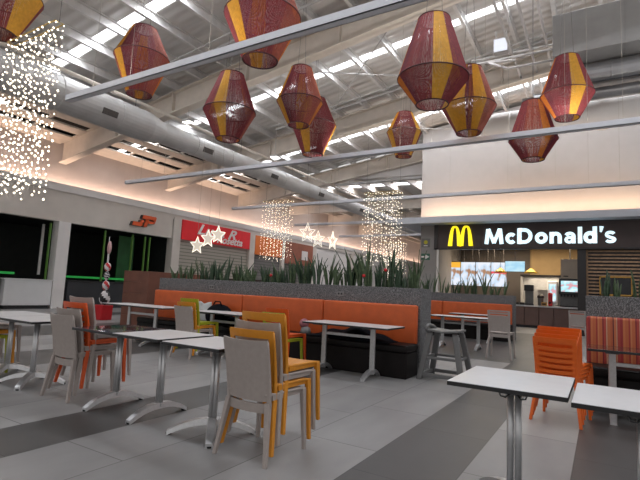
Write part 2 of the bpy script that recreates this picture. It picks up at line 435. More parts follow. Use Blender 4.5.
# rafters
for yc in (4.5, 9.75, 14.85, 19.9):
    mb = MB()
    zb = lambda x: RZ(x)-.95-.12*max(0, (-12-x)/5.)
    zt = lambda x: RZ(x)-.25
    xs = (-17.7, -12, 7.4)
    for a, b in zip(xs, xs[1:]):
        mb.hexa([(a, yc-.02, zb(a)), (b, yc-.02, zb(b)), (b, yc+.02, zb(b)), (a, yc+.02, zb(a))], [(a, yc-.02, zt(a)), (b, yc-.02, zt(b)), (b, yc+.02, zt(b)), (a, yc+.02, zt(a))])
        for f, th in ((zb, .035), (zt, -.035)):
            mb.hexa([(a, yc-.15, f(a)), (b, yc-.15, f(b)), (b, yc+.15, f(b)), (a, yc+.15, f(a))], [(a, yc-.15, f(a)+th), (b, yc-.15, f(b)+th), (b, yc+.15, f(b)+th), (a, yc+.15, f(a)+th)])
    for xx in (-14.4, -11.6, -8.6, -5.6, -2.6, .6): mb.bb(xx-.02, xx+.02, yc-.14, yc+.14, zb(xx), zt(xx))
    struct(mb, 'roof_rafter', M['cream_steel'])
# brace rods between rafters and longitudinal tie tubes
mb = MB(); mb.tube([(-11.45, -3, 6.3), (-11.45, 33, 6.3)], .055, 8); struct(mb, 'roof_tie_tube', M['cream_steel'], smooth=True)
mb = MB()
for ya, yb in ((4.4, 9.4), (9.6, 14.6), (14.8, 19.8)):
    mb.tube([(-9, ya, RZ(-9)-.4), (-3.6, yb, RZ(-3.6)-.4)], .018, 6); mb.tube([(-9, yb, RZ(-9)-.4), (-3.6, ya, RZ(-3.6)-.4)], .018, 6)
    mb.tube([(-10.5, yb-.9, RZ(-10.5)-.45), (4, yb-.9, RZ(4)-.45)], .035, 6)
    mb.tube([(-10.5, yb-1.2, RZ(-10.5)-.45), (4, yb-1.2, RZ(4)-.45)], .02, 6)
struct(mb, 'roof_brace_rod', M['grey_steel'])
# header panel below the last rafter
struct(MB().prism([(-10.3, 6.75), (-6.3, 7.0), (-6.3, 6.42), (-10.3, 6.62)], lambda p: (p[0], 20.0, p[1]), lambda p: (p[0], 20.15, p[1])), 'trim_1', M['white_wall'])
struct(MB().prism([(-10.3, 6.72), (-5.5, 7.25), (-5.5, 6.50), (-10.3, 6.62)], lambda p: (p[0], 19.95, p[1]), lambda p: (p[0], 20.0, p[1])), 'trim_2', M['white_wall'])
struct(MB().bb(-11.4, -5.5, 19.9, 20.1, 6.38, 6.46), 'roof_tie_tube', M['grey_steel'])
# lower hall roof beyond
LZ = lambda x: 6.95 - .02*(x+17)
e2 = [20.2, 22.0, 22.6, 27.0, 27.6, 32., 32.6, 37., 37.6, 58]
for a, b in zip(e2[0::2], e2[1::2]): slab(a, b, -17.9, 2, 0, .1, M['roof'], zf=LZ)
for i, (a, b) in enumerate(zip(e2[1::2], e2[2::2])): slab(a, b, -17.9, 2, .03, .07, M['sky_panel'], 'window_%d' % (i+4), LZ)
for x in [-17+1.3*i for i in range(12)]:
    struct(MB().bb(x-.05, x+.05, 20.3, 58, LZ(x)-.3, LZ(x)), 'roof_purlin', M['cream_steel'])
for yc in (25, 30.2, 35.4): struct(MB().bb(-17.7, 2, yc-.1, yc+.1, 6.0, 6.75), 'roof_rafter', M['cream_steel'])
struct(MB().bb(-24, 6, 58, 58.3, 0, 7.2), 'wall_back', M['pink_wall'])

# ---- left wall
LX = -17.1
struct(MB().bb(LX-.9, LX-.7, -4, 58, 4.3, 7.0), 'wall_left', M['pink_wall'])
struct(MB().bb(LX-.35, LX, -4, 58, 4.33, 4.6), 'trim_3', M['fascia'])
struct(MB().bb(LX-.7, LX-.36, -4, 58, 4.25, 4.34), 'trim_4', M['fascia'])
struct(MB().bb(LX-.35, LX-.05, 2, 14.85, 3.2, 4.33), 'wall_left', M['bulkhead'])
struct(MB().bb(LX-.35, LX-.05, 14.85, 58, 4.1, 4.33), 'wall_left', M['bulkhead'])
for ya, yb, m in ((9.55, 10.0, 'fascia'), (14.9, 15.35, 'bulkhead'), (20.45, 20.9, 'bulkhead'), (23.6, 23.9, 'bulkhead'), (27.2, 27.7, 'bulkhead'), (33, 33.4, 'bulkhead')):
    struct(MB().bb(LX-.4, LX, ya, yb, 0, 3.2 if ya < 14 else 4.2), 'wall_column', M[m])
# dark shop interior
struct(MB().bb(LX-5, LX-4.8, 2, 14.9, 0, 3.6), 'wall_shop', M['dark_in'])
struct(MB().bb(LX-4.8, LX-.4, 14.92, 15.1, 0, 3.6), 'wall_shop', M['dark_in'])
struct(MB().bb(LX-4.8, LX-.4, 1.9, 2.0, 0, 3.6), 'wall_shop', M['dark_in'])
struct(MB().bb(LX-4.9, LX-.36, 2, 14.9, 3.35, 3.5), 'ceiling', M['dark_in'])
# green frames of the shop glazing
def shopwin(n, ya, yb, posts, zlow):
    o = MB().bb(LX-.22, LX-.14, ya, yb, .98, 1.03)
    for p in posts: o.bb(LX-.22, LX-.14, p-.022, p+.022, zlow, 3.1)
    struct(o, 'window_%d' % n, M['green_frame'])
shopwin(11, 4, 9.5, (9.35,), 1.0)
shopwin(12, 10.05, 14.85, (11.55, 12.85, 13.5, 13.75), 1.0)
for ya, yb, z in ((4, 8.6, 1.2), (10.05, 14.8, 1.17)):
    l = MB().bb(LX-.9, LX-.8, ya, yb, z-.03, z+.05).build('led_strip', M['green_led']); tag(l, 'green glowing light line inside the dark shop %s the pale column' % ('left of' if ya < 9 else 'right of'), 'light')
l = MB().bb(LX-.9, LX-.84, 9.42, 9.5, 1.2, 3.1).build('curtain_strip', M['fascia']); tag(l, 'pale hanging strip at the edge of the dark shop opening', 'curtain')
t = thing('shop_counter', 'low white counter with black toe kick in front of the dark shop', 'counter', (LX+.1, 8.75, 0))
MB().bb(-.6, 0, -.85, .72, .12, .99).build('body', M['counter_w'], t, .01)
MB().bb(-.55, -.04, -.8, .68, 0, .12).build('toe_kick', M['black_pl'], t)
MB().bb(-.65, .03, -.9, .76, .99, 1.03).build('countertop', M['counter_w'], t, .005)
t = thing('shop_counter', 'dark recessed counter section at the left edge of the shop', 'counter', (LX-.05, 7.3, 0))
MB().bb(-.6, 0, -1.5, .5, 0, .97).build('body', M['counter_dk'], t, .01); MB().bb(-.6, .03, -1.5, .5, .97, 1.02).build('countertop', M['counter_dk'], t)
t = thing('display_cabinet', 'charcoal display counter along the shop front behind the candy tree', 'counter', (LX, 12.4, 0))
MB().bb(-.7, 0, -2.3, 2.3, 0, 1.0).build('body', M['counter_dk'], t, .01); MB().bb(-.72, .03, -2.32, 2.32, 1.0, 1.05).build('countertop', M['black_pl'], t)
t = MB().bb(LX-1.2, LX-1.15, 12.9, 13.7, 0, 3.1).build('green_panel', M['green_panel']); tag(t, 'dark green panel inside the shop right of the candy tree', 'panel')
# JP logo (slanted block letters)
t = thing('logo_sign', 'orange three-dimensional JP logo above the dark shop opening', 'sign', (LX-.04, 13.2, 3.72))
def slant(poly, sc=.74):   # (along wall, up) -> sheared
    return [(a*sc + b*.25, b*sc) for a, b in poly]
def bar2(x0, x1, z0, z1): return [(x0, z0), (x1-.06, z0), (x1, z0+.06), (x1, z1-.06), (x1-.06, z1), (x0, z1)]
for nm, polys in (('letter', (bar2(-.66, -.10, -.27, -.07), [(-.25, -.08), (-.08, -.08), (-.08, .06), (-.25, .06)])), ('letter', (bar2(-.22, .62, .13, .33), bar2(.20, .62, -.06, .06), [(.50, .0), (.62, .0), (.62, .2), (.50, .2)], [(.02, -.27), (.20, -.27), (.20, .15), (.02, .15)]))):
    a_ = MB(); b_ = MB()
    for q in polys:
        q = slant(q, .85); a_.prism(q, lambda p: (.12, p[0], p[1]), lambda p: (.15, p[0], p[1])); q = [(u-.04, v) for u, v in q]; b_.prism(q, lambda p: (0, p[0], p[1]), lambda p: (.119, p[0], p[1]))
    f = a_.build(nm, M['jp_orange'], t); b_.build('letter_side', M['jp_black'], f)
# red shop
sg = thing('shop_sign', 'long red shop sign with white script lettering above the shutter', 'sign', (LX+.02, 17.9, 3.72))
MB().bb(-.1, 0, -2.5, 2.52, -.5, .45).build('panel', M['red_sign'], sg, .01)
def text_mesh(s, size, m, parent, loc, rot, name='lettering', offset=0, depth=.01, width=None, shear=0):
    cu = bpy.data.curves.new('t', 'FONT'); cu.body = s; cu.size = size; cu.offset = offset; cu.extrude = depth; cu.align_x = 'CENTER'; cu.align_y = 'CENTER'; cu.shear = shear
    cu.resolution_u = 4
    to = bpy.data.objects.new('t', cu); C.objects.link(to); bpy.context.view_layer.update()
    me = bpy.data.meshes.new_from_object(to.evaluated_get(bpy.context.evaluated_depsgraph_get()))
    bpy.data.objects.remove(to)
    if width:
        xs = [v.co.x for v in me.vertices]; ys = [v.co.y for v in me.vertices]
        w = max(xs)-min(xs); cx = (max(xs)+min(xs))/2; cy = (max(ys)+min(ys))/2; h = max(ys)-min(ys)
        for v in me.vertices:
            v.co.x = (v.co.x-cx)*width[0]/w; v.co.y = (v.co.y-cy)*width[1]/h
    me.materials.clear(); me.materials.append(m)
    o = bpy.data.objects.new(name, me); C.objects.link(o); o.parent = parent; o.location = loc; o.rotation_euler = rot
    return o
RX = (PI/2, 0, PI/2)
text_mesh('Luca R', .5, M['white_paint'], sg, (.02, -.1, .12), RX, width=(2.9, .52), shear=.4, offset=.012)
text_mesh('Rosetta', .5, M['white_paint'], sg, (.02, .85, -.22), RX, width=(2.0, .40), shear=.3, offset=.012)
struct(MB().bb(LX-.25, LX-.15, 15.35, 20.45, 0, 3.3), 'door_1', M['shutter'])
sg = thing('shop_sign', 'orange shop sign panel right of the red one', 'sign', (LX+.02, 22.2, 3.5))
MB().bb(-.1, 0, -1.28, 1.38, -.5, .6).build('panel', M['orange_sign'], sg, .01)
struct(MB().bb(LX-.25, LX-.15, 20.9, 23.6, 0, 3.05), 'door_2', M['shutter_g'])
sg = thing('shop_sign', 'terracotta brown shop sign panel with a small pale square', 'sign', (LX+.02, 25.6, 3.35))
MB().bb(-.1, 0, -1.6, 1.6, -.65, .75).build('panel', M['brown_sign'], sg, .01)
MB().bb(0, .03, .2, .9, -.3, .3).build('emblem', M['white_paint'], sg)
struct(MB().bb(LX-.25, LX-.15, 23.9, 27.2, 0, 2.75), 'door_3', M['shutter_g'])
struct(MB().bb(LX-.25, LX-.15, 27.7, 58, 0, 4.2), 'wall_left', M['fascia'])
# cove lights (lamps lying behind the ledges)
def area(name, loc, rot, sx, sy, power, col):
    l = bpy.data.lights.new(name, 'AREA'); l.shape = 'RECTANGLE'; l.size = sx; l.size_y = sy; l.energy = power; l.color = col
    o = bpy.data.objects.new(name, l); C.objects.link(o); o.location = loc; o.rotation_euler = rot; return o
area('cove_lamp', (LX-.5, 27, 4.42), (PI, math.radians(12), 0), .1, 62, 600, (1, .70, .54))
area('cove_lamp', (-2.4, 18.05, 4.26), (PI+math.radians(-15), 0, 0), 8, .08, 90, (1, .66, .42))

# ---- restaurant block
BY = 18.5
struct(MB().prism([(-6.4, 4.1), (7.4, 4.1), (7.4, RZ(7.4)-.3), (-6.4, RZ(-6.4)-.1)], lambda p: (p[0], BY, p[1]), lambda p: (p[0], BY+.2, p[1])), 'wall_right', M['white_wall'])
struct(MB().bb(-6.4, -6.2, BY+.2, 32, 3.9, 8), 'wall_side', M['white_wall'])
struct(MB().bb(-7.2, 7.4, 17.82, BY, 3.98, 4.23), 'trim_5', M['fascia_grey'])
struct(MB().bb(-7.2, -6.4, BY, 24, 3.98, 4.23), 'trim_6', M['fascia_grey'])
struct(MB().bb(-6.38, -5.72, BY-.02, BY+.6, 0, 3.98), 'wall_column', M['column'])
struct(MB().bb(-6.38, -6.2, BY+.6, 27, 0, 3.98), 'wall_side', M['column'])
struct(MB().bb(-.72, -.46, BY+.05, BY+.4, 0, 3.0), 'wall_column', M['frame_dk'])
struct(MB().bb(-5.72, 7.4, BY+.02, BY+.4, 3.02, 3.98), 'wall_header', M['frame_dk'])
# interior shell
struct(MB().bb(-6.2, 7, 24.2, 24.4, 0, 3.7), 'wall_back', M['dark_wall'])
struct(MB().bb(-6.2, 7, BY+.4, 24.4, 3.6, 3.8), 'ceiling', M['dark_wall'])
struct(MB().bb(-2.9, -.6, 24.05, 24.2, 2.15, 3.6), 'wall_panel', M['tan_wall'])
struct(MB().bb(-.46, 7, BY+.36, BY+.5, 0, 3.0), 'wall_panel', M['frame_dk'])
# sign
sg = thing('restaurant_sign', 'wide dark brown sign board over the burger counter with lit letters', 'sign', (-2.4, BY-.04, 3.49))
MB().bb(-3.25, 6.5, -.02, .05, -.47, .47).build('sign_panel', M['sign_brown'], sg, .01)
mb = MB(); mb.bb(-3.4, -3.25, -.04, .06, -.5, .5); mb.bb(-3.4, 6.5, -.04, .06, .45, .5); mb.bb(-3.4, 6.5, -.04, .06, -.5, -.45)
mb.build('sign_frame', M['frame_dk'], sg)
def stroke(mb, pts, w, x0, k, closed=False):
    n = len(pts); L = []
    for i, (a, b) in enumerate(pts):
        p = pts[(i-1) % n] if (i > 0 or closed) else pts[i]; q = pts[(i+1) % n] if (i < n-1 or closed) else pts[i]
        d = Vector((q[0]-p[0], q[1]-p[1])).normalized(); ww = w[i] if isinstance(w, list) else w
        L.append(((a-d.y*ww/2, b+d.x*ww/2), (a+d.y*ww/2, b-d.x*ww/2)))
    for i in range(n if closed else n-1):
        (A, B), (A2, B2) = L[i], L[(i+1) % n]
        q = [A, B, B2, A2]
        mb.hexa([((x0+x)*k, 0, z*k) for x, z in q], [((x0+x)*k, -.05, z*k) for x, z in q])
def arc(cx, cz, rx, rz, a0, a1, n=16): return [(cx+rx*math.cos(math.radians(a0+(a1-a0)*i/n)), cz+rz*math.sin(math.radians(a0+(a1-a0)*i/n))) for i in range(n+1)]
S_W = .23
def g_M(m, x, k):
    stroke(m, [(.13, 0), (.24, 1)], .24, x, k); stroke(m, [(1.09, 0), (.98, 1)], .24, x, k); stroke(m, [(.26, 1), (.61, .06)], .21, x, k); stroke(m, [(.96, 1), (.61, .06)], .21, x, k)
def g_c(m, x, k): stroke(m, arc(.35, .36, .235, .255, 42, 318), S_W, x, k)
def g_D(m, x, k): stroke(m, [(.13, 0), (.13, 1)], .25, x, k); stroke(m, [(.1, .89), (.42, .89)]+arc(.42, .5, .37, .39, 85, -85)+[(.42, .11), (.1, .11)], .22, x, k)
def g_o(m, x, k): stroke(m, arc(.37, .36, .25, .255, 0, 360, 24)[:-1], S_W, x, k, True)
def g_n(m, x, k): stroke(m, [(.12, 0), (.12, .72)], .23, x, k); stroke(m, arc(.35, .40, .22, .215, 160, 0, 10)+[(.57, 0)], S_W, x, k)
def g_a(m, x, k): stroke(m, arc(.30, .22, .18, .145, 0, 360, 18)[:-1], .17, x, k, True); stroke(m, arc(.33, .44, .21, .17, 160, 0, 10)+[(.54, 0)], .20, x, k)
def g_l(m, x, k): stroke(m, [(.13, 0), (.13, 1)], .23, x, k)
def g_d(m, x, k): stroke(m, arc(.35, .36, .235, .255, 0, 360, 24)[:-1], S_W, x, k, True); stroke(m, [(.6, 0), (.6, 1)], .23, x, k)
def g_q(m, x, k): stroke(m, [(.13, 1), (.08, .66)], [.22, .10], x, k)
def g_s(m, x, k): stroke(m, arc(.30, .50, .19, .135, 20, 250, 12)+arc(.30, .20, .21, .12, 80, -160, 12), .17, x, k)
k_ = .575; x_ = -1.43/k_
for gf, wd in ((g_M, 1.22), (g_c, .66), (g_D, .96), (g_o, .77), (g_n, .73), (g_a, .69), (g_l, .28), (g_d, .76), (g_q, .24), (g_s, .56)):
    m_ = MB(); gf(m_, x_, k_); o = m_.build('letter', M['sign_white'], sg); o.location = (0, -.03, -.305); x_ += wd*1.083
# arches
def arches(w, h):
    mb = MB()
    def arch(cx, a):
        pts = []
        n = 26
        for i in range(n+1):
            u = -1 + 2*i/n
            pts.append((cx + a*(abs(u)**.8)*(1 if u > 0 else -1), h*(1-abs(u)**2.6)))
        return pts
    for cx in (-w/4, w/4):
        A = arch(cx, w/4)
        outer = [(x + (x-cx)/(w/4)*.04, z*1.02) for x, z in A]
        inner = [(cx + (x-cx)*.48, z*.94 if z > 0 else 0) for x, z in A]
        for (o0, o1, i0, i1) in zip(outer, outer[1:], inner, inner[1:]):
            mb.hexa([(o0[0], 0, o0[1]), (o1[0], 0, o1[1]), (i1[0], 0, i1[1]), (i0[0], 0, i0[1])], [(o0[0], -.06, o0[1]), (o1[0], -.06, o1[1]), (i1[0], -.06, i1[1]), (i0[0], -.06, i0[1])])
    return mb
o = arches(.88, .78).build('arches_emblem', M['sign_yellow'], sg); o.location = (-2.34, -.03, -.37)
# column plates
t = thing('wall_sign', 'small grey square sign with yellow print on the column', 'sign', (-6.16, BY-.03, 3.26))
MB().bb(-.18, .18, 0, .02, -.18, .18).build('plate', M['grey_plate'], t); MB().ball((0, -.001, .03), .085, n=12).build('emblem', M['yellow_ink'], t).scale = (1, .1, 1)
MB().bb(-.08, .08, -.012, 0, -.13, -.1).build('caption_line', M['white_paint'], t)
t = thing('exit_arrow_sign', 'small green evacuation sign with white right-pointing arrow on the column', 'sign', (-6.16, BY-.03, 2.69))
MB().bb(-.18, .18, 0, .02, -.13, .13).build('plate', M['green_sign'], t)
MB().prism([(-.17, -.03), (0, -.03), (0, -.1), (.16, 0), (0, .1), (0, .03), (-.17, .03)], lambda p: (p[0], 0, p[1]), lambda p: (p[0], -.012, p[1])).build('arrow', M['white_paint'], t)
t = thing('wall_rail', 'pale narrow metal strip on the dark jamb beside the grey column', 'trim', (-5.66, BY, 0)); MB().bb(-.04, .04, -.03, 0, 1.3, 3.0).build('strip', M['fascia'], t)
# counter
CY = 21.4
ct = thing('service_counter', 'long brown panelled service counter with grey top inside the restaurant', 'counter', (-3.2, CY, 0))
for i in range(9):
    MB().bb(-2.4+i*.56, -2.4+i*.56+.54, 0, .6, .1, .86).build('front_panel', M['counter_mc'], ct, .008)
MB().bb(-2.4, 2.55, .05, .6, 0, .1).build('plinth', M['black_pl'], ct)
MB().bb(-2.45, 2.6, -.05, .65, .86, .925).build('countertop', M['counter_top'], ct, .006)
# menu screens
for i, (k, lb) in enumerate((('scr_orange', 'lit menu screen with an orange top, leftmost of the four'), ('scr_blue', 'lit pale blue menu screen next to the orange-topped one'),
                             ('scr_blue', 'lit pale blue menu screen left of the red-striped one'), ('scr_burger', 'lit menu screen with a red stripe across its middle, rightmost of the four'))):
    t = thing('menu_screen', lb, 'screen', (-6.1+i*.69, 22.5, 2.23), 0, 'menu screens over the counter')
    MB().bb(-.345, .345, 0, .06, -.57, .57).build('bezel', M['frame_dk'], t, .005); MB().bb(-.33, .33, -.012, 0, -.55, .55).build('display', M[k], t)
    for dx in (-.2, .2): MB().tube([(dx, .03, .57), (dx, .03, 1.36)], .012, 6).build('hanger_rod', M['wire'], t)
t = thing('order_screen', 'pale blue hanging order screen in front of the menu screens', 'screen', (-2.97, 20, 2.45))
MB().bb(-.38, .38, 0, .05, -.22, .22).build('bezel', M['frame_dk'], t, .005); MB().bb(-.365, .365, -.012, 0, -.205, .205).build('display', M['scr_sky'], t)
MB().tube([(0, .03, .22), (0, .03, 1.14)], .015, 6).build('hanger_rod', M['wire'], t); MB().bb(-.15, .15, -.1, .1, .72, .77).build('mount', M['machine_g'], t)
for i, (x, lb) in enumerate(((-3.87, 'yellow pendant lamp in front of the menu screens'), (-2.62, 'yellow pendant lamp above the kitchen pass'))):
    t = thing('pendant_lamp', lb, 'lamp', (x, 22., 2.3))
    MB().lathe([(.28, 0), (.24, .05), (.12, .14), (.05, .2), (.03, .2), (.1, .12), (.22, .04), (.26, 0)], n=20).build('shade', M['yellow_shade'], t, smooth=True)
    MB().tube([(0, 0, .2), (0, 0, 1.3)], .008, 6).build('cord', M['black_pl'], t)
    MB().ball((0, 0, .05), .05).build('light_bulb', M['bulb'], t)
# kitchen niche
t = thing('kitchen_pass', 'bright stainless kitchen pass with shelves behind the counter', 'kitchen unit', (-2.3, 23.0, 0))
MB().bb(-.85, .85, .55, .6, .93, 2.2).build('back_panel', M['kitchen'], t); MB().bb(-.88, -.83, 0, .6, .93, 2.25).build('side_panel', M['kitchen'], t)
MB().bb(-.88, 1.5, -.02, .6, 2.2, 2.28).build('head_rail', M['frame_dk'], t); MB().bb(-.2, .85, .2, .55, 1.62, 1.65).build('shelf', M['kitchen'], t)
MB().bb(-.85, 1.5, .1, .55, .6, .93).build('base', M['machine_g'], t)
area('kitchen_lamp', (-2.3, 22.9, 2.19), (0, 0, 0), 1.3, .3, 26, (1, .86, .68))
area('counter_lamp', (-3.0, 22.3, 3.58), (0, 0, 0), 4.5, .4, 130, (1, .80, .56))
area('lobby_lamp', (-1.8, 19.6, 3.58), (0, 0, 0), 2.5, .4, 22, (.85, .9, 1))
t = thing('coffee_machine', 'dark coffee machine on the counter at the left of the pass', 'machine', (-2.65, CY+.2, .925))
MB().bb(-.18, .18, -.1, .2, 0, .06).build('drip_tray', M['machine'], t); MB().bb(-.16, .16, .05, .22, .06, .72).build('body', M['machine_g'], t, .01); MB().bb(-.18, .18, -.08, .22, .6, .85).build('hopper_head', M['machine'], t, .01)
t = thing('cup_tower', 'small brown-topped dispenser standing between the coffee machine and the fridge', 'dispenser', (-2.2, CY+.2, .925))
MB().lathe([(.11, 0), (.11, .3), (.12, .32)], n=14).build('body', M['machine_g'], t); MB().lathe([(.13, .32), (.13, .4), (.06, .46)], n=14).build('lid', M['dkbrown'], t)
t = thing('drinks_fridge', 'small upright glass-fronted drinks fridge with white frame on the pass', 'fridge', (-1.85, 22.9, .93))
MB().bb(-.2, .2, -.1, .3, 0, 1.08).build('cabinet', M['white_pl'], t, .02); MB().bb(-.14, .14, -.13, -.1, .2, .95).build('glass_door', M['scr_drink'], t)
t = thing('red_dispenser', 'tall red cup dispenser on the counter left of the drink fountain', 'dispenser', (-1.83, CY+.15, .925))
MB().lathe([(.08, 0), (.085, .02), (.085, .48), (.06, .55), (.02, .56)], n=14).build('tube_body', M['red_plastic'], t, smooth=True); MB().bb(-.05, .05, -.1, -.07, .1, .18).build('outlet_slot', M['black_pl'], t)
for dx, z in ((-3.35, .1), (-3.12, .08), (-2.9, .09)):
    t = thing('tray_stack', {-3.35: 'black tray stack at the far left of the counter top', -3.12: 'black tray stack in the middle of the three on the counter', -2.9: 'black tray stack nearest the coffee machine'}[dx], 'trays', (dx, CY+.15, .925)); MB().bb(-.1, .1, -.12, .15, 0, z).build('trays', M['machine'], t, .01); MB().bb(-.08, .08, -.1, .12, z, z+.012).build('top_tray', M['dkbrown'], t)
t = thing('napkin_box', 'low amber box on the counter left of the red dispenser', 'box', (-2.05, CY+.05, .925)); MB().bb(-.1, .1, -.08, .12, 0, .15).build('box_body', M['gold_frame'], t, .01); MB().bb(-.07, .07, -.085, -.08, .04, .1).build('slot', M['black_pl'], t)
t = thing('drink_fountain', 'drink fountain with lit screen at the right end of the counter', 'drink machine', (-1.12, CY+.2, .925))
MB().bb(-.36, .36, .05, .4, 0, .5).build('body', M['machine_g'], t, .01); MB().bb(-.38, .38, -.12, .4, .5, 1.16).build('head', M['machine'], t, .02)
MB().bb(-.31, .31, -.135, -.12, .62, 1.06).build('display', M['scr_drink'], t); MB().bb(-.36, .36, -.12, .1, 0, .05).build('drip_tray', M['machine'], t)
for i in range(6): MB().bb(-.3+i*.12-.025, -.3+i*.12+.025, -.1, -.04, .42, .5).build('nozzle', M['black_pl'], t)
t = thing('ventilation_box', 'tan metal box hanging above the drink fountain', 'hood', (-1.13, 22.0, 2.1)); MB().bb(-.34, .34, 0, .5, 0, .82).build('box_body', M['tanbox'], t, .01); MB().bb(-.24, -.06, -.015, 0, .08, .12).build('handle', M['black_pl'], t)
MB().tube([(0, .25, .82), (0, .25, 1.5)], .03, 8).build('hanger_rod', M['machine_g'], t)
# slatted screen
t = thing('slatted_screen', 'wall screen of horizontal brown wooden slats right of the counter', 'screen', (0, BY+.3, 0))
for i in range(24): MB().bb(-.46, 3.5, -.04, 0, .15+i*.12, .15+i*.12+.055).build('slat', M['wood_slat'], t)
MB().bb(-.46, -.40, 0, .06, 0, 3.0).build('upright', M['wood_slat'], t); MB().bb(3.44, 3.5, 0, .06, 0, 3.0).build('upright', M['wood_slat'], t)
t = thing('menu_board', 'black board in amber wooden frame hanging on the wooden slats', 'board', (.41, BY+.22, 1.75))
MB().bb(-.45, .45, 0, .03, -.3, .3).build('panel', M['board_blk'], t)
mb = MB(); mb.bb(-.48, -.43, -.02, .03, -.33, .33); mb.bb(.43, .48, -.02, .03, -.33, .33); mb.bb(-.48, .48, -.02, .03, .28, .33); mb.bb(-.48, .48, -.02, .03, -.33, -.28); mb.build('frame', M['gold_frame'], t)

# ------------------------------------------------------------------ booths and planters
def booth(x0, x1, yf, back_m, label, blabel, seams, endface=True, t_h=1.235, th=.48, zt=.99):
    """seat front at yf, granite planter behind"""
    yb = yf+.42
    b = thing('booth_bench', blabel, 'bench', ((x0+x1)/2, yf+.3, 0)); cx = (x0+x1)/2; cy = yf+.3
    MB().bb(x0-cx, x1-cx, yf-cy+.03, yb-cy+.06, 0, .34).build('base', M['leather_dk'], b, .01)
    MB().bb(x0-cx, x1-cx+.005, yf-cy, yb-cy+.06, .34, .45).build('seat', M['leather_dk'], b, .035, True, 4)
    ed = [x0]+list(seams)+[x1]
    for a, c in zip(ed, ed[1:]):
        n = 12
        def Fp(u, v, o=0): 
            return (a-cx+.004+(c-a-.008)*u, yb-cy-.02+.07*v*0+o, .43+(zt-.43)*v)
        mb = MB().bb(a-cx+.004, c-cx-.004, yb-cy-.03, yb-cy+.07, .43, zt)
        mb.build('backrest', back_m, b, .03, True, 4)
    p = thing('planter', label, 'planter', (cx, yb+.08+th/2, 0))
    y0 = -th/2; y1 = th/2; w = (x1-x0)/2
    mb = MB(); mb.bb(-w, w+.02, y0, y0+.06, 0, t_h); mb.bb(-w, w+.02, y1-.06, y1, 0, t_h); mb.bb(w-.04, w+.02, y0+.06, y1-.06, 0, t_h); mb.bb(-w, -w+.06, y0+.06, y1-.06, 0, t_h)
    mb.build('box_wall', M['granite'], p, .004)
    MB().bb(-w+.06, w-.04, y0+.06, y1-.06, .9, t_h-.04).build('soil_bed', M['soil'], p)
    return b, p, yb+.08
b1, p1, py1 = booth(-7.86, -2.27, 6.09, M['leather_or'], 'long speckled grey granite planter behind the left orange bench', 'long orange-backed bench with dark seat in front of the long planter', (-5.52, -3.83))
b2, p2, py2 = booth(-9.0, -2.12, 13.4, M['leather_or'], 'far granite planter between the seating and the restaurant', 'far orange-backed bench before the restaurant', (-4.05,))
b3, p3, py3 = booth(-.17, 3.2, 6.09, M['stripes'], 'right granite planter above the striped bench', 'right bench with orange and red striped backrest', ())
for x, pl, lb, yy in ((-6.37, 0, 'small outlet plate on the granite above the left end of the bench', py1), (-3.58, 0, 'small outlet plate on the granite above the middle table', py1), (-3.6, 0, 'small outlet plate on the far planter', py2)):
    t = thing('outlet_plate', lb, 'outlet', (x, yy-.012, 1.1)); MB().bb(-.06, .06, 0, .01, -.035, .035).build('plate', M['outlet'], t); MB().bb(-.04, -.01, -.004, 0, -.015, .015).build('socket', M['black_pl'], t); MB().bb(.01, .04, -.004, 0, -.015, .015).build('socket', M['black_pl'], t)
# brown partition and its dark planter rim
t = thing('brown_partition', 'tall brown laminate partition at the left end of the orange bench', 'partition', (-9.6, 7.7, 0))
for k in range(5):
    MB().bb(-.95, -.24, 0, .5, k*.28, k*.28+.277).build('panel', M['brown_lam'], t, .004)
MB().bb(-.24, 0, 0, 1.9, 0, 1.395).build('side_wall', M['brown_lam'], t, .004)
t = thing('dark_planter', 'dark brown planter box behind the left end of the granite planter', 'planter', (-9.0, 9.9, 0))
mb = MB(); mb.bb(-.4, 1.4, 0, .06, 0, 1.33); mb.bb(-.4, 1.4, .5, .56, 0, 1.33); mb.bb(-.4, -.34, .06, .5, 0, 1.33); mb.bb(1.34, 1.4, .06, .5, 0, 1.33); mb.build('box_wall', M['dkbrown'], t); MB().bb(-.34, 1.34, .06, .5, 1.0, 1.28).build('soil_bed', M['soil'], t)

# snake plants
def snake(h, n, lean=.2):
    mb = MB()
    for i in range(n):
        a = random.uniform(0, 2*PI); l = h*random.uniform(.6, 1.0); ln = random.uniform(.03, lean)*l
        w = random.uniform(.018, .028)*(1+.15*l); dx, dy = math.cos(a), math.sin(a)
        bx, by = dx*.03, dy*.03
        tw = random.uniform(0, PI); K = 6
        prev = None
        for j in range(K+1):
            t_ = j/K
            ww = w*(.75+.9*t_*(1-t_)*1.6)*(1 if t_ < .6 else max(.02, (1-t_)/.4)**.7)
            c = Vector((bx+dx*ln*t_*t_, by+dy*ln*t_*t_, l*t_-.04))
            an = tw+t_*.6; sd = Vector((math.cos(an), math.sin(an), 0)); nd = Vector((-sd.y, sd.x, 0))
            ring = [mb.bm.verts.new(c-sd*ww), mb.bm.verts.new(c-nd*.006*(1.2-t_)+sd*0+nd*.012), mb.bm.verts.new(c+sd*ww), mb.bm.verts.new(c-nd*.006*(1.2-t_))]
            if prev:
                for q in range(4): mb._f([prev[q], prev[(q+1) % 4], ring[(q+1) % 4], ring[q]])
            prev = ring
    return mb
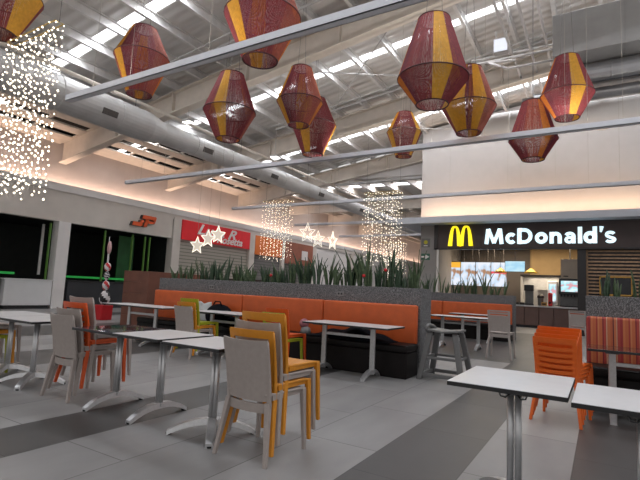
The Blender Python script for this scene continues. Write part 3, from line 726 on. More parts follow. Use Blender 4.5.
def row(x0, x1, y, z, n, hmin, hmax, label, group, dens=(4, 7), lean=.42):
    for i in range(n):
        x = x0+(x1-x0)*(i+.5)/n + random.uniform(-.05, .05)
        o = snake(random.uniform(hmin, hmax)*(1.2 if random.random() < .18 else .92), random.randint(*dens), lean).build('snake_plant', M['leaf'] if random.random() < .6 else M['leaf2'], None, smooth=True)
        o.location = (x, y+random.uniform(-.1, .1), z); tag(o, label, 'plant', group)
yp = py1+.24
row(-7.75, -6.25, yp, 1.2, 12, .34, .56, 'short upright snake plant at the left third of the long planter', 'snake plants at the left end of the long planter')
row(-6.25, -4.7, yp, 1.2, 15, .32, .58, 'dense green snake plant below the red shop sign in the long planter', 'snake plants in the left middle of the long planter')
row(-4.7, -3.5, yp, 1.2, 13, .40, .74, 'leafy snake plant right of the light curtain in the long planter', 'snake plants in the middle of the long planter')
row(-3.5, -2.4, yp, 1.2, 13, .42, .78, 'tall snake plant near the right end of the long planter', 'snake plants at the right end of the long planter')
row(-7.0, -2.3, py2+.24, 1.2, 26, .4, .85, 'dark snake plant in the far planter below the menu screens', 'snake plants in the far planter', (4, 6))
row(-.05, .75, py3+.24, 1.2, 5, .36, .48, 'short snake plant in the right planter', 'snake plants in the right planter', (4, 6), .15)
row(-9.2, -7.8, 10.18, 1.28, 4, .3, .5, 'snake plant in the dark brown planter behind the partition', 'snake plants in the dark planter', (4, 6))
for x, z, lb in ((-5.05, .16, 'small red ball ornament among the leaves left of centre'), (-3.22, .2, 'small red ball ornament among the leaves right of centre'), (-2.85, .30, 'small red ball ornament high in the tall leaves')):
    t = thing('ball_ornament', lb, 'ornament', (x, yp-.16, 1.2)); MB().ball((0, 0, z), .028).build('ball', M['red_plastic'], t, smooth=True); MB().tube([(0, 0, -.03), (0, 0, z)], .004, 5).build('stick', M['wire'], t)

# ------------------------------------------------------------------ chairs
def yb_(z):   # back profile
    t_ = max(0, (z-.36)/.44)
    return .075 - .085*t_**1.4
def hw(z): return .172 + .018*max(0, (z-.36)/.44)
def strip(mb, x0f, x1f, z0, z1, th=.014, nu=8, nv=3, sag=0):
    def P(u, v, o):
        z = z0+(z1-z0)*v; x = x0f(z)+(x1f(z)-x0f(z))*u; c = 1-(x/.2)**2
        return (x, yb_(z)-.028*c+o, z - sag*c)
    mb.sheet(lambda u, v: P(u, v, 0), lambda u, v: P(u, v, th), nu, nv)
def make_chair(kind, m, name='stacking_chair'):
    t = thing(name, 'x', 'chair')
    mb = MB()
    if kind == 'solid':
        strip(mb, lambda z: -hw(z), lambda z: hw(z), .396, .80, nv=7, sag=.010)
        strip(mb, lambda z: -hw(z), lambda z: hw(z), .318, .38, nv=1, sag=.006)
        strip(mb, lambda z: -hw(z), lambda z: -hw(z)+.012, .36, .44, nu=1, nv=1); strip(mb, lambda z: hw(z)-.012, lambda z: hw(z), .36, .44, nu=1, nv=1)
    elif kind == 'slot':
        strip(mb, lambda z: -hw(z), lambda z: -hw(z)+.035, .40, .80, nu=1, nv=8); strip(mb, lambda z: hw(z)-.035, lambda z: hw(z), .40, .80, nu=1, nv=8)
        strip(mb, lambda z: -hw(z)+.033, lambda z: hw(z)-.033, .745, .80, nv=2)
        for i in range(5): strip(mb, lambda z: -hw(z)+.033, lambda z: hw(z)-.033, .47+i*.054, .47+i*.054+.035, nv=1, sag=.012)
        strip(mb, lambda z: -hw(z)+.033, lambda z: hw(z)-.033, .425, .46, nv=1, sag=.012)
        strip(mb, lambda z: -hw(z), lambda z: hw(z), .355, .41, nv=1)
    else:   # two slits near the top
        strip(mb, lambda z: -hw(z), lambda z: -hw(z)+.03, .40, .80, nu=1, nv=8); strip(mb, lambda z: hw(z)-.03, lambda z: hw(z), .40, .80, nu=1, nv=8)
        strip(mb, lambda z: -hw(z)+.028, lambda z: hw(z)-.028, .775, .80, nv=1); strip(mb, lambda z: -hw(z)+.028, lambda z: hw(z)-.028, .735, .765, nv=1)
        strip(mb, lambda z: -hw(z)+.028, lambda z: hw(z)-.028, .45, .715, nv=5); strip(mb, lambda z: -hw(z), lambda z: hw(z), .355, .41, nv=1)
    mb.build('backrest', m, t, smooth=False)
    # side stiles of the back (rolled edge)
    for s in (-1, 1):
        pts = [(s*hw(z), yb_(z)-.028*(1-(hw(z)/.2)**2)+.007, z) for z in (.33, .39, .47, .56, .65, .74, .79)]
        MB().tube(pts, [.019, .018, .015, .013, .011, .010, .008], 6).build('back_stile', m, t, smooth=True)
    # seat
    def S(u, v, o):
        x = (u-.5)*2*(.185+.02*v); y = .055+.415*v
        return (x, y, .432 + .008*math.cos((u-.5)*PI)*-1 - .018*max(0, v-.8)*5*.4 + o)
    MB().sheet(lambda u, v: S(u, v, .012), lambda u, v: S(u, v, -.006), 8, 8).build('seat', m, t, smooth=True)
    mb = MB(); mb.bb(-.19, -.17, .09, .46, .40, .43); mb.bb(.17, .19, .09, .46, .40, .43); mb.bb(-.2, .2, .445, .465, .395, .425)
    mb.build('seat_frame', m, t)
    for s in (-1, 1):
        MB().taper((s*.218, .008, 0), (s*.168, .070, .385), (.026, .026), (.034, .044)).build('leg', m, t, .004)
        MB().taper((s*.212, .472, 0), (s*.192, .45, .43), (.024, .026), (.034, .042)).build('leg', m, t, .004)
    return t
proto = {}
def chair(kind, mk, loc, rz, label, group=None):
    key = (kind, mk)
    if key not in proto:
        o = make_chair(kind, M[mk]); proto[key] = o; o.location = loc; o.rotation_euler = (0, 0, rz)
    else: o = dup(proto[key], loc, rz)
    o['label'] = label
    if group: o['group'] = group
    elif 'group' in o: del o['group']
    return o
def stack(x, y, rz, items, group, dy=.06, dz=.056):
    for k, (kind, mk, lb) in enumerate(items):
        chair(kind, mk, (x - math.sin(rz)*dy*k, y + math.cos(rz)*dy*k, dz*k), rz, lb, group)
stack(-4.44, 2.6, 0, (('solid', 'taupe', 'taupe solid-back chair, lowest and nearest of the left stack'), ('solid', 'taupe', 'taupe solid-back chair under the orange one in the left stack'),
      ('slot', 'red_or_pl', 'orange chair between taupe chairs in the left stack'), ('solid', 'taupe', 'topmost taupe chair of the left stack')), 'left stack of chairs behind the tables')
stack(-2.07, 2.495, 0, (('solid', 'taupe', 'large taupe solid-back chair at the front of the central stack'), ('slot', 'amber_pl', 'amber slotted chair right behind the front taupe one'),
      ('solid', 'taupe', 'taupe chair between two amber chairs in the central stack'), ('slot', 'amber_pl', 'topmost amber chair of the central stack')), 'central stack of taupe and amber chairs')
stack(-5.56, 5.15, 0, (('solid', 'taupe', 'taupe chair lowest in the stack by the bench'), ('slot', 'amber_pl', 'amber chair in the middle of the stack by the bench'), ('slot', 'olive_pl', 'lime green chair on top of the stack by the bench')), 'stack of three chairs by the orange bench')
stack(-3.93, 5.3, 0, (('slot', 'olive_pl', 'lime green chair under a red-orange one behind the central stack'), ('slot', 'red_or_pl', 'red-orange chair on a lime green one behind the central stack')), 'pair of stacked chairs behind the central stack', .08, .06)
stack(-.394, 5.035, -.15, (('slot', 'orange_pl', 'orange slotted chair at the bottom of the right stack'), ('slot', 'orange_pl', 'second orange chair up in the right stack'), ('slot', 'orange_pl', 'third orange chair up in the right stack'),
      ('slot', 'orange_pl', 'topmost orange chair of the right stack')), 'right stack of orange chairs', .06, .032)
stack(-6.22, 2.45, 0, (('slot', 'olive_pl', 'lime green chair cut off at the left edge beside the table'), ('slot', 'amber_pl', 'amber chair stacked on the lime one at the left edge'), ('solid', 'taupe', 'taupe chair topmost of the stack at the left edge')), 'stack of chairs at the left edge')
chair('slit', 'taupe', (-1.69, 9.45, 0), 0, 'single taupe chair at the far table before the restaurant').scale = (1.04, 1, 1.15)
stack(-.58, 14.4, 0, (('slit', 'taupe', 'distant taupe chair half hidden behind the right planter'), ('slot', 'red_or_pl', 'distant orange chair on the taupe one behind the right planter')), 'distant chairs behind the right planter')

# ------------------------------------------------------------------ tables
TZ = .70
def foot_arm(mb, c, e, w=.075):
    """arched chrome foot from centre c to end e"""
    c = Vector(c); e = Vector(e); d = (e-c); L = d.length; d.normalize(); n = Vector((-d.y, d.x, 0))
    K = 8; prev = None
    for i in range(K+1):
        t_ = i/K; z = .085*(1-t_**2.2)+.014; th = .05*(1-.35*t_); ww = w*(1-.15*t_)*.5
        p = c+d*L*t_
        ring = [mb.bm.verts.new(p-n*ww*.8+Vector((0, 0, z+th*.5))), mb.bm.verts.new(p+n*ww*.8+Vector((0, 0, z+th*.5))), mb.bm.verts.new(p+n*ww+Vector((0, 0, max(0, z-th*.5)))), mb.bm.verts.new(p-n*ww+Vector((0, 0, max(0, z-th*.5))))]
        if prev:
            for q in range(4): mb._f([prev[q], prev[(q+1) % 4], ring[(q+1) % 4], ring[q]])
        else: mb._f(ring[::-1])
        prev = ring
    mb._f(prev); return mb
def cafe_table(x0, x1, y0, y1, label, feet, top='tabletop', twin=True, hooks=False, group=None, pole=None):
    cx, cy = (x0+x1)/2, (y0+y1)/2
    t = thing('cafe_table', label, 'table', (cx, cy, 0), 0, group)
    MB().bb(x0-cx, x1-cx, y0-cy, y1-cy, TZ-.014, TZ-.001).build('tabletop', M[top], t, .002)
    MB().bb(x0-cx-.0015, x1-cx+.0015, y0-cy-.0015, y1-cy+.0015, TZ-.026, TZ-.004).build('edge_band', M['black_edge'], t, .002)
    px, py = pole or (0, 0)
    for s in ((-1, 1) if twin else (0,)):
        MB().tube([(px+s*.021, py, .09), (px+s*.021, py, TZ-.03)], .0185 if twin else .03, 12).build('column', M['chrome'], t, smooth=True)
    MB().bb(px-.05, px+.05, py-.015, py+.015, .09, .12).build('column_collar', M['chrome'], t, .005)
    MB().bb(px-.16, px+.16, py-.16, py+.16, TZ-.034, TZ-.026).build('mounting_plate', M['hook'], t)
    for fx, fy in feet:
        f = foot_arm(MB(), (px, py, 0), (px+fx, py+fy, 0)).build('foot', M['chrome'], t, smooth=False)
        MB().lathe([(.02, 0), (.022, .012)], (px+fx*.96, py+fy*.96, 0), 10).build('foot_pad', M['black_pl'], f)
    if hooks:
        MB().bb(px-.07, px+.07, py-.035, py-.028, TZ-.085, TZ-.075).build('hook_bracket', M['hook'], t)
        for s in (-1, 1):
            MB().tube([(px+s*.02, py-.03, TZ-.08), (px+s*.04, py-.05, TZ-.10), (px+s*.065, py-.055, TZ-.095), (px+s*.075, py-.055, TZ-.07)], .005, 6).build('bag_hook', M['hook'], t, smooth=True)
    return t
V = [(0, .3), (0, -.3)]; X4 = [(-.25, -.22), (.25, .22), (.22, -.25), (-.22, .25)]
cafe_table(-4.17, -3.575, 2.55, 3.15, 'small square table with glossy dark printed top beside the left chair stack', V, 'print')
cafe_table(-3.565, -2.99, 2.54, 3.16, 'small white square table between the printed table and the near one', V)
cafe_table(-2.90, -2.31, 2.50, 3.10, 'small white square table touching the central chair stack, nearest of the row', X4)
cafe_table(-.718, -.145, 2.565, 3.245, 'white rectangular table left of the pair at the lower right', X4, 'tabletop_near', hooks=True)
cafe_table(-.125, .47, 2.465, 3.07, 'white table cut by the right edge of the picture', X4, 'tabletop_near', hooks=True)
cafe_table(-5.5, -4.79, 2.51, 3.12, 'white table left of the left chair stack', X4, pole=(-.1, 0))
cafe_table(-6.3, -5.53, 2.56, 3.2, 'white table cut by the left edge of the picture', X4)
def bench_table(x0, x1, y0, y1, posts, label, top='tabletop', foot_m='chrome'):
    cx, cy = (x0+x1)/2, (y0+y1)/2; t = thing('two_leg_table', label, 'table', (cx, cy, 0))
    MB().bb(x0-cx, x1-cx, y0-cy, y1-cy, TZ-.014, TZ-.001).build('tabletop', M[top], t, .002)
    MB().bb(x0-cx-.0015, x1-cx+.0015, y0-cy-.0015, y1-cy+.0015, TZ-.026, TZ-.004).build('edge_band', M['black_edge'], t, .002)
    for p in posts:
        MB().bb(p-cx-.035, p-cx+.035, -.02, .02, .05, TZ-.03).build('post', M['alu'], t, .008)
        f = MB(); foot_arm(f, (p-cx, 0, 0), (p-cx, -.3, 0), .07); foot_arm(f, (p-cx, 0, 0), (p-cx, .22, 0), .07); f.build('foot', M[foot_m], t)
        MB().bb(p-cx-.06, p-cx+.06, -.24, .24, TZ-.04, TZ-.026).build('top_bracket', M['hook'], t)
    MB().bb(posts[0]-cx, posts[1]-cx, -.014, .014, .52, .56).build('crossbar', M['alu'], t, .004)
    return t
bench_table(-3.61, -2.33, 5.56, 6.18, (-3.42, -2.66), 'long white table in front of the right part of the orange bench')
bench_table(-5.9, -4.8, 5.6, 6.2, (-5.65, -5.1), 'white table behind the stack of three chairs, before the black backpack')
bench_table(-8.2, -6.5, 5.55, 6.15, (-7.75, -7.0), 'long white table at the left end of the orange bench')
bench_table(-.13, 1.3, 5.42, 6.0, (.08, 1.1), 'dark-edged table in front of the striped bench', 'glossy_brown')
bench_table(-3.4, -2.1, 10.45, 11.1, (-3.15, -2.35), 'far table with the single taupe chair before the restaurant')
bench_table(-3.5, -2.15, 12.5, 13.1, (-3.2, -2.5), 'farthest table against the far orange bench')

# ------------------------------------------------------------------ high chairs (two stacked)
def highchair(lb):
    t = thing('high_chair', lb, 'high chair', (-1.93, 6.3, 0))
    m = M['hc_grey']
    W, Dp = .31, .3   # half spans at floor
    tp = {(-1, -1): (-.17, .05), (1, -1): (.17, .05), (-1, 1): (-.17, .38), (1, 1): (.17, .38)}
    ft = {(-1, -1): (-.30, 0), (1, -1): (.28, -.02), (-1, 1): (-.28, .50), (1, 1): (.28, .50)}
    for k in tp:
        MB().taper((*ft[k], 0), (*tp[k], .64), (.075, .065), (.08, .055)).build('leg', m, t, .014)
    def bar(k1, k2, z, h=.04):
        a = z/.64
        p = [ft[k][0]*(1-a)+tp[k][0]*a for k in (k1, k2)]; q = [ft[k][1]*(1-a)+tp[k][1]*a for k in (k1, k2)]
        c = Vector(((p[0]+p[1])/2, (q[0]+q[1])/2, z)); d = Vector((p[1]-p[0], q[1]-q[0], 0))
        return MB().box(c, (d.length, .035, h), (0, 0, math.atan2(d.y, d.x)))
    for z in (.07, .30): 
        for a, b in (((-1, -1), (1, -1)), ((-1, 1), (1, 1)), ((-1, -1), (-1, 1)), ((1, -1), (1, 1))): bar(a, b, z, .05 if z < .1 else .035).build('stretcher', m, t, .008)
    def S(u, v, o): return ((u-.5)*.44, -.01+.44*v, .64+.02*abs(u-.5)*2+o)
    MB().sheet(lambda u, v: S(u, v, .03), lambda u, v: S(u, v, 0), 6, 6).build('seat', m, t, .008)
    return t
h1 = highchair('grey plastic high chair at the end of the long planter')
MB().tube([(-.20, .02, .65), (-.215, 0, .71), (-.20, .05, .74), (-.19, .2, .72), (-.19, .36, .67)], .025, 8).build('armrest', M['hc_grey'], h1, smooth=True)
h1.location = (-1.86, 6.33, 0)


# ------------------------------------------------------------------ things on the bench
t = thing('backpack', 'black backpack lying on the orange bench behind the far white table', 'bag', (-5.85, 6.27, .45))
mb = MB(); mb.ball((0, 0, .19), .27, n=16); o = mb.build('body', M['black_cloth'], t, smooth=True); o.scale = (1.1, .6, .78); o.location.z = .0
mb = MB(); mb.ball((.30, -.02, .06), .15, n=14); o = mb.build('pocket', M['black_cloth'], t, smooth=True); o.scale = (1.2, .7, .75)
MB().tube([(-.1, -.05, .34), (-.05, -.06, .40), (.06, -.06, .40), (.1, -.05, .33)], .012, 6).build('carry_handle', M['black_cloth'], t, smooth=True)
t = thing('white_bag', 'crumpled white bag leaning on the bench left of the black backpack', 'bag', (-6.28, 6.30, .45))
def WB(u, v, o):
    w = .23*(1-.25*v)+.01*math.sin(9*u+5*v); return ((u-.5)*2*w, .06*math.sin(PI*u)*math.sin(PI*min(1, v+.1))*o + .02*math.sin(7*u), .36*v+.02*math.sin(8*u)*v)
MB().sheet(lambda u, v: WB(u, v, -1), lambda u, v: tuple(Vector(WB(u, v, 1))+Vector((0, .012, 0))), 10, 8).build('bag_body', M['white_bag'], t, smooth=True)
MB().tube([(-.05, 0, .28), (-.04, 0, .34), (.03, 0, .34), (.04, 0, .28)], .006, 6).build('handle', M['white_bag'], t, smooth=True)
t = thing('folded_coat', 'black coat heaped on the bench seat behind the right white table', 'coat', (-3.2, 6.27, .45))
def FC(u, v, s):
    x = (u-.5)*1.35; y = (v-.5)*.36; e = max(0, 1-abs(2*u-1)**4)*max(0, 1-abs(2*v-1)**3)
    return (x, y, .0 if s < 0 else .01+e*(.11+.05*math.sin(5*x+1)+.03*math.sin(13*x+6*y)+.02*math.sin(21*y)))
MB().sheet(lambda u, v: FC(u, v, 1), lambda u, v: FC(u, v, -1), 28, 12).build('cloth', M['black_cloth'], t, smooth=True)
MB().tube([(.1, -.19, .05), (.25, -.2, .035), (.45, -.19, .03)], [.05, .045, .035], 8).build('sleeve', M['black_cloth'], t, smooth=True)
t = thing('pink_pouch', 'small dusty pink and grey pouch on the bench left of the right table', 'pouch', (-4.02, 6.25, .45))
o = MB().ball((0, 0, .16), .075, n=12).build('pouch_body', M['pink_bag'], t, smooth=True); MB().lathe([(.09, 0), (.07, .09), (.03, .12)], (.03, 0, 0), 12).build('pouch_base', M['outlet'], t, smooth=True)

# candy tree
t = thing('candy_tree', 'tall red pot with a pole of stacked candy ornaments before the dark shop', 'decoration', (-12.15, 8.3, 0)); t.scale = (.72, .72, 1)
MB().prism([(-.22, 0), (.22, 0), (.26, .42), (-.26, .42)], lambda p: (p[0], -.24, p[1]), lambda p: (p[0], .24, p[1])).build('pot', M['red_plastic'], t, .02)
MB().tube([(0, 0, .4), (0, 0, 2.0)], .02, 8).build('pole', M['white_pl'], t)
def candy(z, r, ms, kind):
    o = MB(); n = 16; 
    prof = [(max(.001, math.sin(PI*k/12))*r, z-math.cos(PI*k/12)*r) for k in range(13)]
    o.lathe(prof, n=n)
    for i, f in enumerate(o.bm.faces):
        c = f.calc_center_median()
        if kind == 'swirl': f.material_index = int(((math.atan2(c.y, c.x)/(2*PI)+.5)*5 + (c.z-z)/r*1.0)) % 2
        else: f.material_index = int((c.z-z+r)/r*3.4 + .6*math.atan2(c.y, c.x)) % 2
    o.build('candy', ms, t, smooth=False)
candy(.62, .21, [M['white_pl'], M['black_pl']], 'swirl'); candy(.97, .14, [M['red_plastic'], M['white_pl']], 'swirl'); candy(1.25, .115, [M['white_pl'], M['black_pl']], 'band'); candy(1.5, .13, [M['red_plastic'], M['white_pl']], 'swirl')
o = MB(); o.ball((0, 0, 0), .155, n=16); oo = o.build('lollipop', [M['pink_pl']], t, smooth=True); oo.scale = (.75, .4, 1.25); oo.location.z = 2.06

# ------------------------------------------------------------------ overhead rails
def rail(x0, x1, y, z, lb, wires, th=.12):
    if y < 20: area('ceiling_fill', (-2.8, y, z+.1), (PI, 0, 0), 12.5, .08, 100, (1, .93, .86))  # fill light added above the nearer rails to brighten the ceiling
    t = thing('hanging_rail', lb, 'rail', (x0, y, z))
    mb = MB(); L = x1-x0
    mb.bb(0, L, -.06, .06, 0, .012); mb.bb(0, L, -.06, -.048, 0, th); mb.bb(0, L, .048, .06, 0, th)
    mb.bb(0, .012, -.06, .06, 0, th)
    mb.build('channel', M['bar'], t)
    for w in wires:
        MB().tube([(w-x0, 0, .01), (w-x0, 0, RZ(w)-z-.27 if y < 20 else 2.1)], .004, 5).build('suspension_wire', M['wire_lt'], t)
rail(-9.0, 4, 4.93, 4.6, 'long pale hanging rail crossing the upper left in front of the lanterns', (-8.2, -7.1, -5.2, -2.0, 0, 2))
rail(-14.7, 4, 10.45, 4.6, 'long pale hanging rail below the lanterns, second nearest', (-13.9, -12.7, -10.5, -8, -6, -4.2, -3.4, -2.2, -1.7, -.6, -.2, .4))
rail(-14.5, 4, 15.95, 4.6, 'pale hanging rail in front of the glowing band over the restaurant sign', (-13.5, -11.2, -9, -6.8, -4.5, -2.6, -2.2, -1.2, -.3, .5))
rail(-14.6, -8, 21.2, 4.6, 'distant pale hanging rail behind the light curtains', (-13.5, -9))
rail(-14.6, -9, 26.4, 4.6, 'farthest pale hanging rail at the end of the hall', (-13.5, -10))

# ------------------------------------------------------------------ ducts
t = thing('round_duct', 'large round white air duct running along the left side of the roof', 'duct', (-11.15, 0, 5.55))
def cyl(y0, y1, r): return MB().lathe([(r, y0), (r, y1)], n=28, axis='Y')
cyl(-3, 8.4, .43).build('duct_section', M['duct'], t, smooth=False)
MB().lathe([(.43, 8.4), (.32, 8.9)], n=28, axis='Y').build('reducer', M['duct'], t)
cyl(8.9, 16, .32).build('duct_section', M['duct'], t); MB().lathe([(.32, 16), (.29, 16.5)], n=28, axis='Y').build('reducer', M['duct'], t); cyl(16.5, 34, .29).build('duct_section', M['duct'], t)
for yy in (1, 2.6, 4.2, 5.8, 7.4, 10.2, 11.8, 13.4, 15, 18, 20, 22): 
    r = .435 if yy < 8.9 else (.325 if yy < 16 else .295); MB().lathe([(r, yy-.02), (r+.008, yy), (r, yy+.02)], n=28, axis='Y').build('seam_ring', M['duct'], t)
for yy in (7.0, 10.6, 14.2, 17.8, 22): 
    r = .43 if yy < 8.4 else (.32 if yy < 16 else .29)
    MB().box((math.cos(.35)*r, yy, -math.sin(.35)*r), (.04, .42, .16), (0, .35, 0)).build('air_grille', M['louvre'], t)
for yy in (3, 8, 12.5, 17, 21): MB().tube([(0, yy, .4), (0, yy, 1.6)], .008, 5).build('suspension_wire', M['wire'], t)
for q in t.children: pass
t = thing('box_duct', 'large grey rectangular duct at the upper right under the roof', 'duct', (-.95, 12, 7.05))
MB().bb(0, 6, 0, 1.2, 0, 1.05).build('casing', M['duct_grey'], t, .01)
for xx in (1.5, 3.2): MB().bb(xx, xx+.03, -.02, 1.22, -.02, 1.07).build('flange', M['duct_grey'], t)
t = thing('steel_duct', 'shiny bare steel round duct under the grey rectangular duct', 'duct', (-.85, 12.75, 6.72)); MB().lathe([(.30, 0), (.30, 6)], n=24, axis='X').build('duct_section', M['duct_shiny'], t, smooth=False)
MB().lathe([(.31, 1.1), (.318, 1.12), (.31, 1.14)], n=24, axis='X').build('seam_ring', M['duct_shiny'], t)
t = thing('cable_rail', 'thin dark rail hanging below the bare steel duct', 'rail', (-.8, 12.4, 6.36)); MB().bb(0, 6, -.03, .03, 0, .05).build('rail_bar', M['black_pl'], t)
for xx in (.55, 2.0): MB().box((xx, 0, .1), (.04, .04, .2)).build('clamp', M['white_pl'], t)
t = thing('steel_duct', 'thinner steel round duct low at the upper right', 'duct', (-1.5, 13.3, 6.5)); MB().lathe([(.2, 0), (.2, 6.5)], n=24, axis='X').build('duct_section', M['duct_shiny'], t); MB().lathe([(.13, -.3), (.13, 0)], n=16, axis='X').build('end_cap', M['machine_g'], t)
t = thing('fabric_duct', 'white round duct running in front of the upper right wall', 'duct', (-3.9, 17.3, 7.35)); MB().lathe([(.1, 0), (.42, .25), (.5, .7), (.5, 3.8), (.56, 4.0), (.5, 4.2), (.5, 9)], n=28, axis='X').build('duct_section', M['white_wall'], t, smooth=True)
for xx in (1.2, 3.9): MB().lathe([(.505, xx-.02), (.52, xx), (.505, xx+.02)], n=28, axis='X').build('seam_ring', M['duct'], t)
# pipework and box lamp
t = thing('pipe_rack', 'white pipework frame under the roof left of the grey duct', 'pipes', (0, 13, 0))
for pts in ([(-3.6, 0, 7.75), (-.95, 0, 7.75)], [(-3.2, .35, 8.05), (-.95, .35, 8.05)], [(-2.6, -.2, 7.62), (-2.1, -.2, 7.35), (-.95, -.2, 7.35)], [(-2.05, -3, 7.95), (-2.05, 3.5, 7.95)], [(-1.6, -3, 8.05), (-1.6, 3.5, 8.05)], [(-1.2, -3, 8.1), (-1.2, 3.0, 8.1)], [(-2.6, -.2, 7.62), (-1.9, -.2, 7.55)]):
    MB().tube(pts, .035, 8).build('pipe', M['white_wall'], t, smooth=True)
t = thing('box_lamp', 'small white square lamp hanging from the pipework', 'lamp', (-2.3, 12.9, 7.9)); MB().bb(-.19, .19, -.05, .15, 0, .4).build('housing', M['outlet'], t, .01); MB().bb(-.17, .17, -.06, -.05, .02, .38).build('lens', M['fascia_grey'], t)
for dx in (-.14, .14): MB().tube([(dx, .05, .4), (dx, .05, .68)], .015, 6).build('bracket', M['grey_steel'], t)
for p, lb in (((-11.0, 9.8, 6.15), 'small bright floodlight beside the white duct, nearer one'), ((-10.75, 14.0, 6.15), 'small bright floodlight beside the white duct, farther one')):
    t = thing('floodlight', lb, 'lamp', p); MB().bb(-.17, .17, -.12, .12, 0, .06).build('housing', M['grey_steel'], t, .01); MB().bb(-.15, .15, -.1, .1, -.012, 0).build('lamp_glass', M['flood'], t); MB().tube([(0, 0, .06), (0, 0, 1.1)], .01, 6).build('bracket', M['grey_steel'], t)

# ------------------------------------------------------------------ thread lanterns
LW, LH, LWZ = .55, 1.42, .60   # waist radius, height, waist height fraction from bottom->(measured from top)
RT, RB = .25, .25
def lantern_mesh(waist=.42, seed=0):
    """waist = height of widest ring above the bottom, as a fraction of LH"""
    rd = random.Random(seed)
    seq = ([('thr_maroon', 44), ('thr_yellow', 20), ('thr_plum', 16), ('thr_maroon', 40), ('thr_rust', 34), ('thr_orange', 18), ('thr_plum', 14), ('thr_maroon', 36), ('thr_yellow', 24), ('thr_maroon', 20)] if seed in (1, 2, 3, 6, 8, 9, 10, 4, 5)
           else [('thr_maroon', 42), ('thr_yellow', 42), ('thr_plum', 14), ('thr_yellow', 22), ('thr_rust', 32), ('thr_maroon', 46), ('thr_yellow', 28), ('thr_plum', 12), ('thr_maroon', 30)])
    tot = sum(n for _, n in seq); k = 0; out = []
    for m, n in seq:
        mb = MB()
        for i in range(n):
            a = 2*PI*(k+.5)/tot; k += 1
            tw = rd.uniform(-.012, .012)
            pt = lambda r, aa, z: (r*math.cos(aa), r*math.sin(aa), z)
            mb.tube([pt(RT, a+tw, 0), pt(LW, a, -LH*(1-waist)), pt(RB, a+tw, -LH)], .0036 if m != 'thr_yellow' else .0052, 3, cap=False)
            if i % 9 == 0: mb.tube([pt(RT, a+.35, 0), pt(LW, a, -LH*(1-waist)), pt(RB, a-.35, -LH)], .004, 3, cap=False)
        out.append((mb, m))
    return out
def make_lantern(loc, rz, lb, waist, seed, tilt=(0, 0), sc=1):
    t = thing('thread_lantern', lb, 'lantern', loc, rz, 'thread lanterns hanging from the roof')
    t.rotation_euler = (tilt[0], tilt[1], rz); t.scale = (sc, sc, sc)
    for mb, m in lantern_mesh(waist, seed): mb.build('thread_panel', M[m], t, smooth=False)
    for r, z in ((RT, 0), (LW, -LH*(1-waist)), (RB, -LH)):
        MB().tube([(r*math.cos(a), r*math.sin(a), z) for a in [2*PI*q/28 for q in range(28)]], .011, 6, closed=True).build('ring', M['ring'], t, smooth=True)
    top = (RZ(loc[0])-loc[2])/sc
    for dx in (-.15, .15): MB().tube([(dx, 0, 0), (dx*.2, 0, top)], .004, 5).build('suspension_wire', M['wire'], t)
    return t
# ray helper so that lanterns can be placed at measured bearings
def at(px, py, depth):
    d = R @ Vector((px-320, -(py-240), -F)); return Vector((0, 0, H)) + d*depth/F
LAN = [((3, -10), 7.2, 1.9, .45, 1.0, 'lantern cut off at the upper left corner, yellow lower edge'),
       ((142, 62), 9.7, .55, .55, 1.0, 'leftmost whole lantern with a broad yellow left edge, behind the nearest rail'),
       ((263, 14), 8.1, .9, .46, 1.2, 'large lantern at the top centre-left crossed by the nearest rail'),
       ((230, 107), 9.9, 5.2, .42, 1.0, 'lantern with pale yellow stripe below the nearest rail, left of the overlapping pair'),
       ((300, 97), 11.0, 3.4, .40, .98, 'upper lantern of the overlapping pair'),
       ((314, 127), 12.5, 4.3, .52, 1.08, 'lower lantern of the overlapping pair'),
       ((433, 62), 8.0, 4.4, .30, 1.08, 'largest lantern right of the centre with one yellow stripe'),
       ((469, 101), 9.9, 5.6, .40, 1.0, 'mostly yellow lantern touching the largest one'),
       ((404, 135), 14.6, 3.0, .55, .98, 'smallest and farthest lantern'),
       ((567, 88), 10.1, 4.6, .38, .96, 'lantern at the upper right with a bright yellow stripe'),
       ((533, 131), 11.0, 2.5, .34, .98, 'rust coloured lantern crossed by the second rail')]
for i, ((px, py), d, rz, waist, sc, lb) in enumerate(LAN):
    p = at(px, py, d); p.z += LH*sc/2
    A, S_ = {0: (85, 50), 1: (74, -62), 2: (74, -52), 3: (74, -22), 4: (74, -68), 5: (316, -30), 6: (316, 15), 7: (122, 0), 8: (316, -60), 9: (316, 25), 10: (185, 0)}[i]; rz = math.atan2(-p.y, -p.x) + math.radians(S_-A)
    make_lantern(p, rz, lb, waist, i, sc=sc)

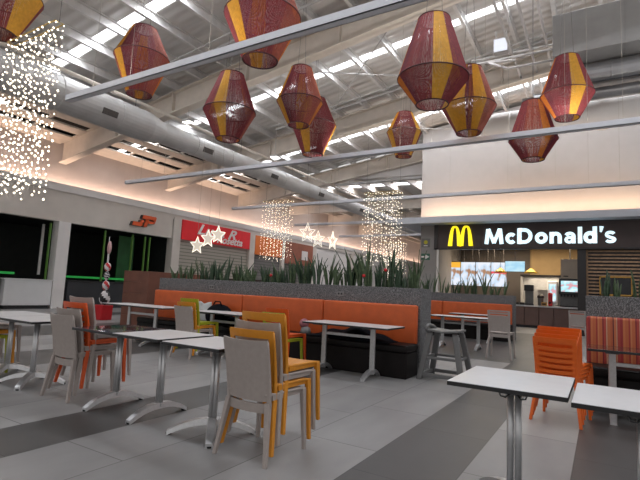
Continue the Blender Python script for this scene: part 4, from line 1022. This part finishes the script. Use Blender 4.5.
# ------------------------------------------------------------------ light curtains
def curtain(loc, lb, m, nx=12, ny=3, drop=2.55, w=1.3, dpt=.4, rb=.013, step=.055, rz=0):
    t = thing('light_curtain', lb, 'light', loc, rz)
    mb = MB(); mb.tube([(-w/2, -dpt/2, 0), (w/2, -dpt/2, 0), (w/2, dpt/2, 0), (-w/2, dpt/2, 0)], .012, 6, closed=True)
    for j in range(ny): y = -dpt/2+dpt*j/(ny-1); mb.tube([(-w/2, y, 0), (w/2, y, 0)], .008, 5)
    mb.build('frame', M['gold'], t)
    for i in range(nx):
        for j in range(ny):
            x = -w/2+w*i/(nx-1); y = -dpt/2+dpt*j/(ny-1)
            mb = MB(); mb.mi = 0; L = drop*random.uniform(.9, 1.02)
            mb.tube([(x, y, 0), (x, y, -L)], .0025, 3)
            mb.mi = 1; z = -random.uniform(0, .05)
            while z > -L:
                mb.oct((x+random.uniform(-.022, .022), y+random.uniform(-.022, .022), z), rb*random.uniform(.7, 1.2)); z -= step*random.uniform(.6, 1.7)
            mb.build('light_strand', [M['wire_lt'], M[m]], t)
    for dx in (-w/2, w/2): MB().tube([(dx, 0, 0), (dx, 0, RZ(loc[0])-loc[2] if loc[1] < 20 else 2)], .005, 5).build('suspension_wire', M['wire'], t)
    return t
curtain((-7.32, 3.40, 4.8), 'large hanging curtain of fairy lights at the left edge', 'fairy', 10, 2, 2.6, 1.35, .12, .0165, .085)
curtain((-11.85, 15.86, 4.83), 'hanging curtain of fairy lights in front of the orange shop sign', 'fairy_far', 8, 3, 2.6, 1.3, .4, .016, .13)
curtain((-6.7, 15.2, 4.72), 'hanging curtain of fairy lights left of the restaurant column', 'fairy_far', 8, 3, 2.6, 1.3, .4, .016, .13)
curtain((-9.9, 24.2, 3.95), 'small distant curtain of fairy lights at the end of the hall', 'fairy_far', 10, 2, 2.4, 1.3, .4, .018, .12)
# stars
def star(loc, s, rz, lb, d_open=False):
    t = thing('lit_star', lb, 'star', loc, rz)
    pts = [((s if i % 2 == 0 else s*.45)*math.sin(PI*i/5), (s if i % 2 == 0 else s*.45)*math.cos(PI*i/5)) for i in range(10)]
    if d_open: MB().tube([(p[0]*.62, -.02, p[1]*.62) for p in pts], .008, 6, closed=True).build('inner_rim', M['star_rim'], t)
    else: MB().prism(pts, lambda p: (p[0]*.93, -.015, p[1]*.93), lambda p: (p[0]*.93, .015, p[1]*.93)).build('panel', M['star'], t)
    MB().tube([(p[0], -.02, p[1]) for p in pts], .012, 6, closed=True).build('rim', M['star_rim'], t)
    for dx in (0,): MB().tube([(dx, 0, s), (dx, 0, 4.7-loc[2] if loc[1] < 9 else 4.6-loc[2])], .004, 5).build('cord', M['wire_lt'], t)
    t.scale = (.8, 1, 1)
    return t
for (px, py), d, s, rz, lb in (((197, 245.5), 11, .21, .95, 'lit white star hanging lowest and leftmost before the red sign'), ((208, 239), 11.2, .22, .95, 'lit white star in the middle of the three before the red sign'), ((218, 235), 11.4, .23, .95, 'lit white star highest and rightmost before the red sign'),
                               ((307.5, 233), 13, .29, .4, 'lit star left of the right trio above the plants'), ((318, 239.5), 13.2, .25, .4, 'lit star in the middle of the right trio above the plants'), ((332, 241), 13.4, .28, 1.4, 'lit star seen edge-on at the right of the right trio')):
    star(at(px, py, d), s, rz, lb, d > 12)

# ------------------------------------------------------------------ light
w = bpy.data.worlds.new('world'); SC.world = w; w.use_nodes = True
bg = w.node_tree.nodes['Background']; bg.inputs['Color'].default_value = (1, .98, .97, 1); bg.inputs['Strength'].default_value = .62
for i, s in enumerate(SKY):
    o = area('skylight_daylight', (-5, s, RZ(-5)-.02), (0, -math.atan(.14), 0), 24, SW*.9, 470, (.92, .95, 1))
area('skylight_daylight', (-5, 1.7, RZ(-5)-.02), (0, -math.atan(.14), 0), 24, SW*.9, 470, (.92, .95, 1))
for y in (22.3, 27.3, 32.3): area('skylight_daylight', (-9, y, 6.75), (0, 0, 0), 14, .5, 260, (.95, .95, 1))

SC.view_settings.view_transform = 'Standard'; SC.view_settings.look = 'None'; SC.view_settings.gamma = 1; SC.view_settings.exposure = .12
SC.view_settings.use_curve_mapping = False
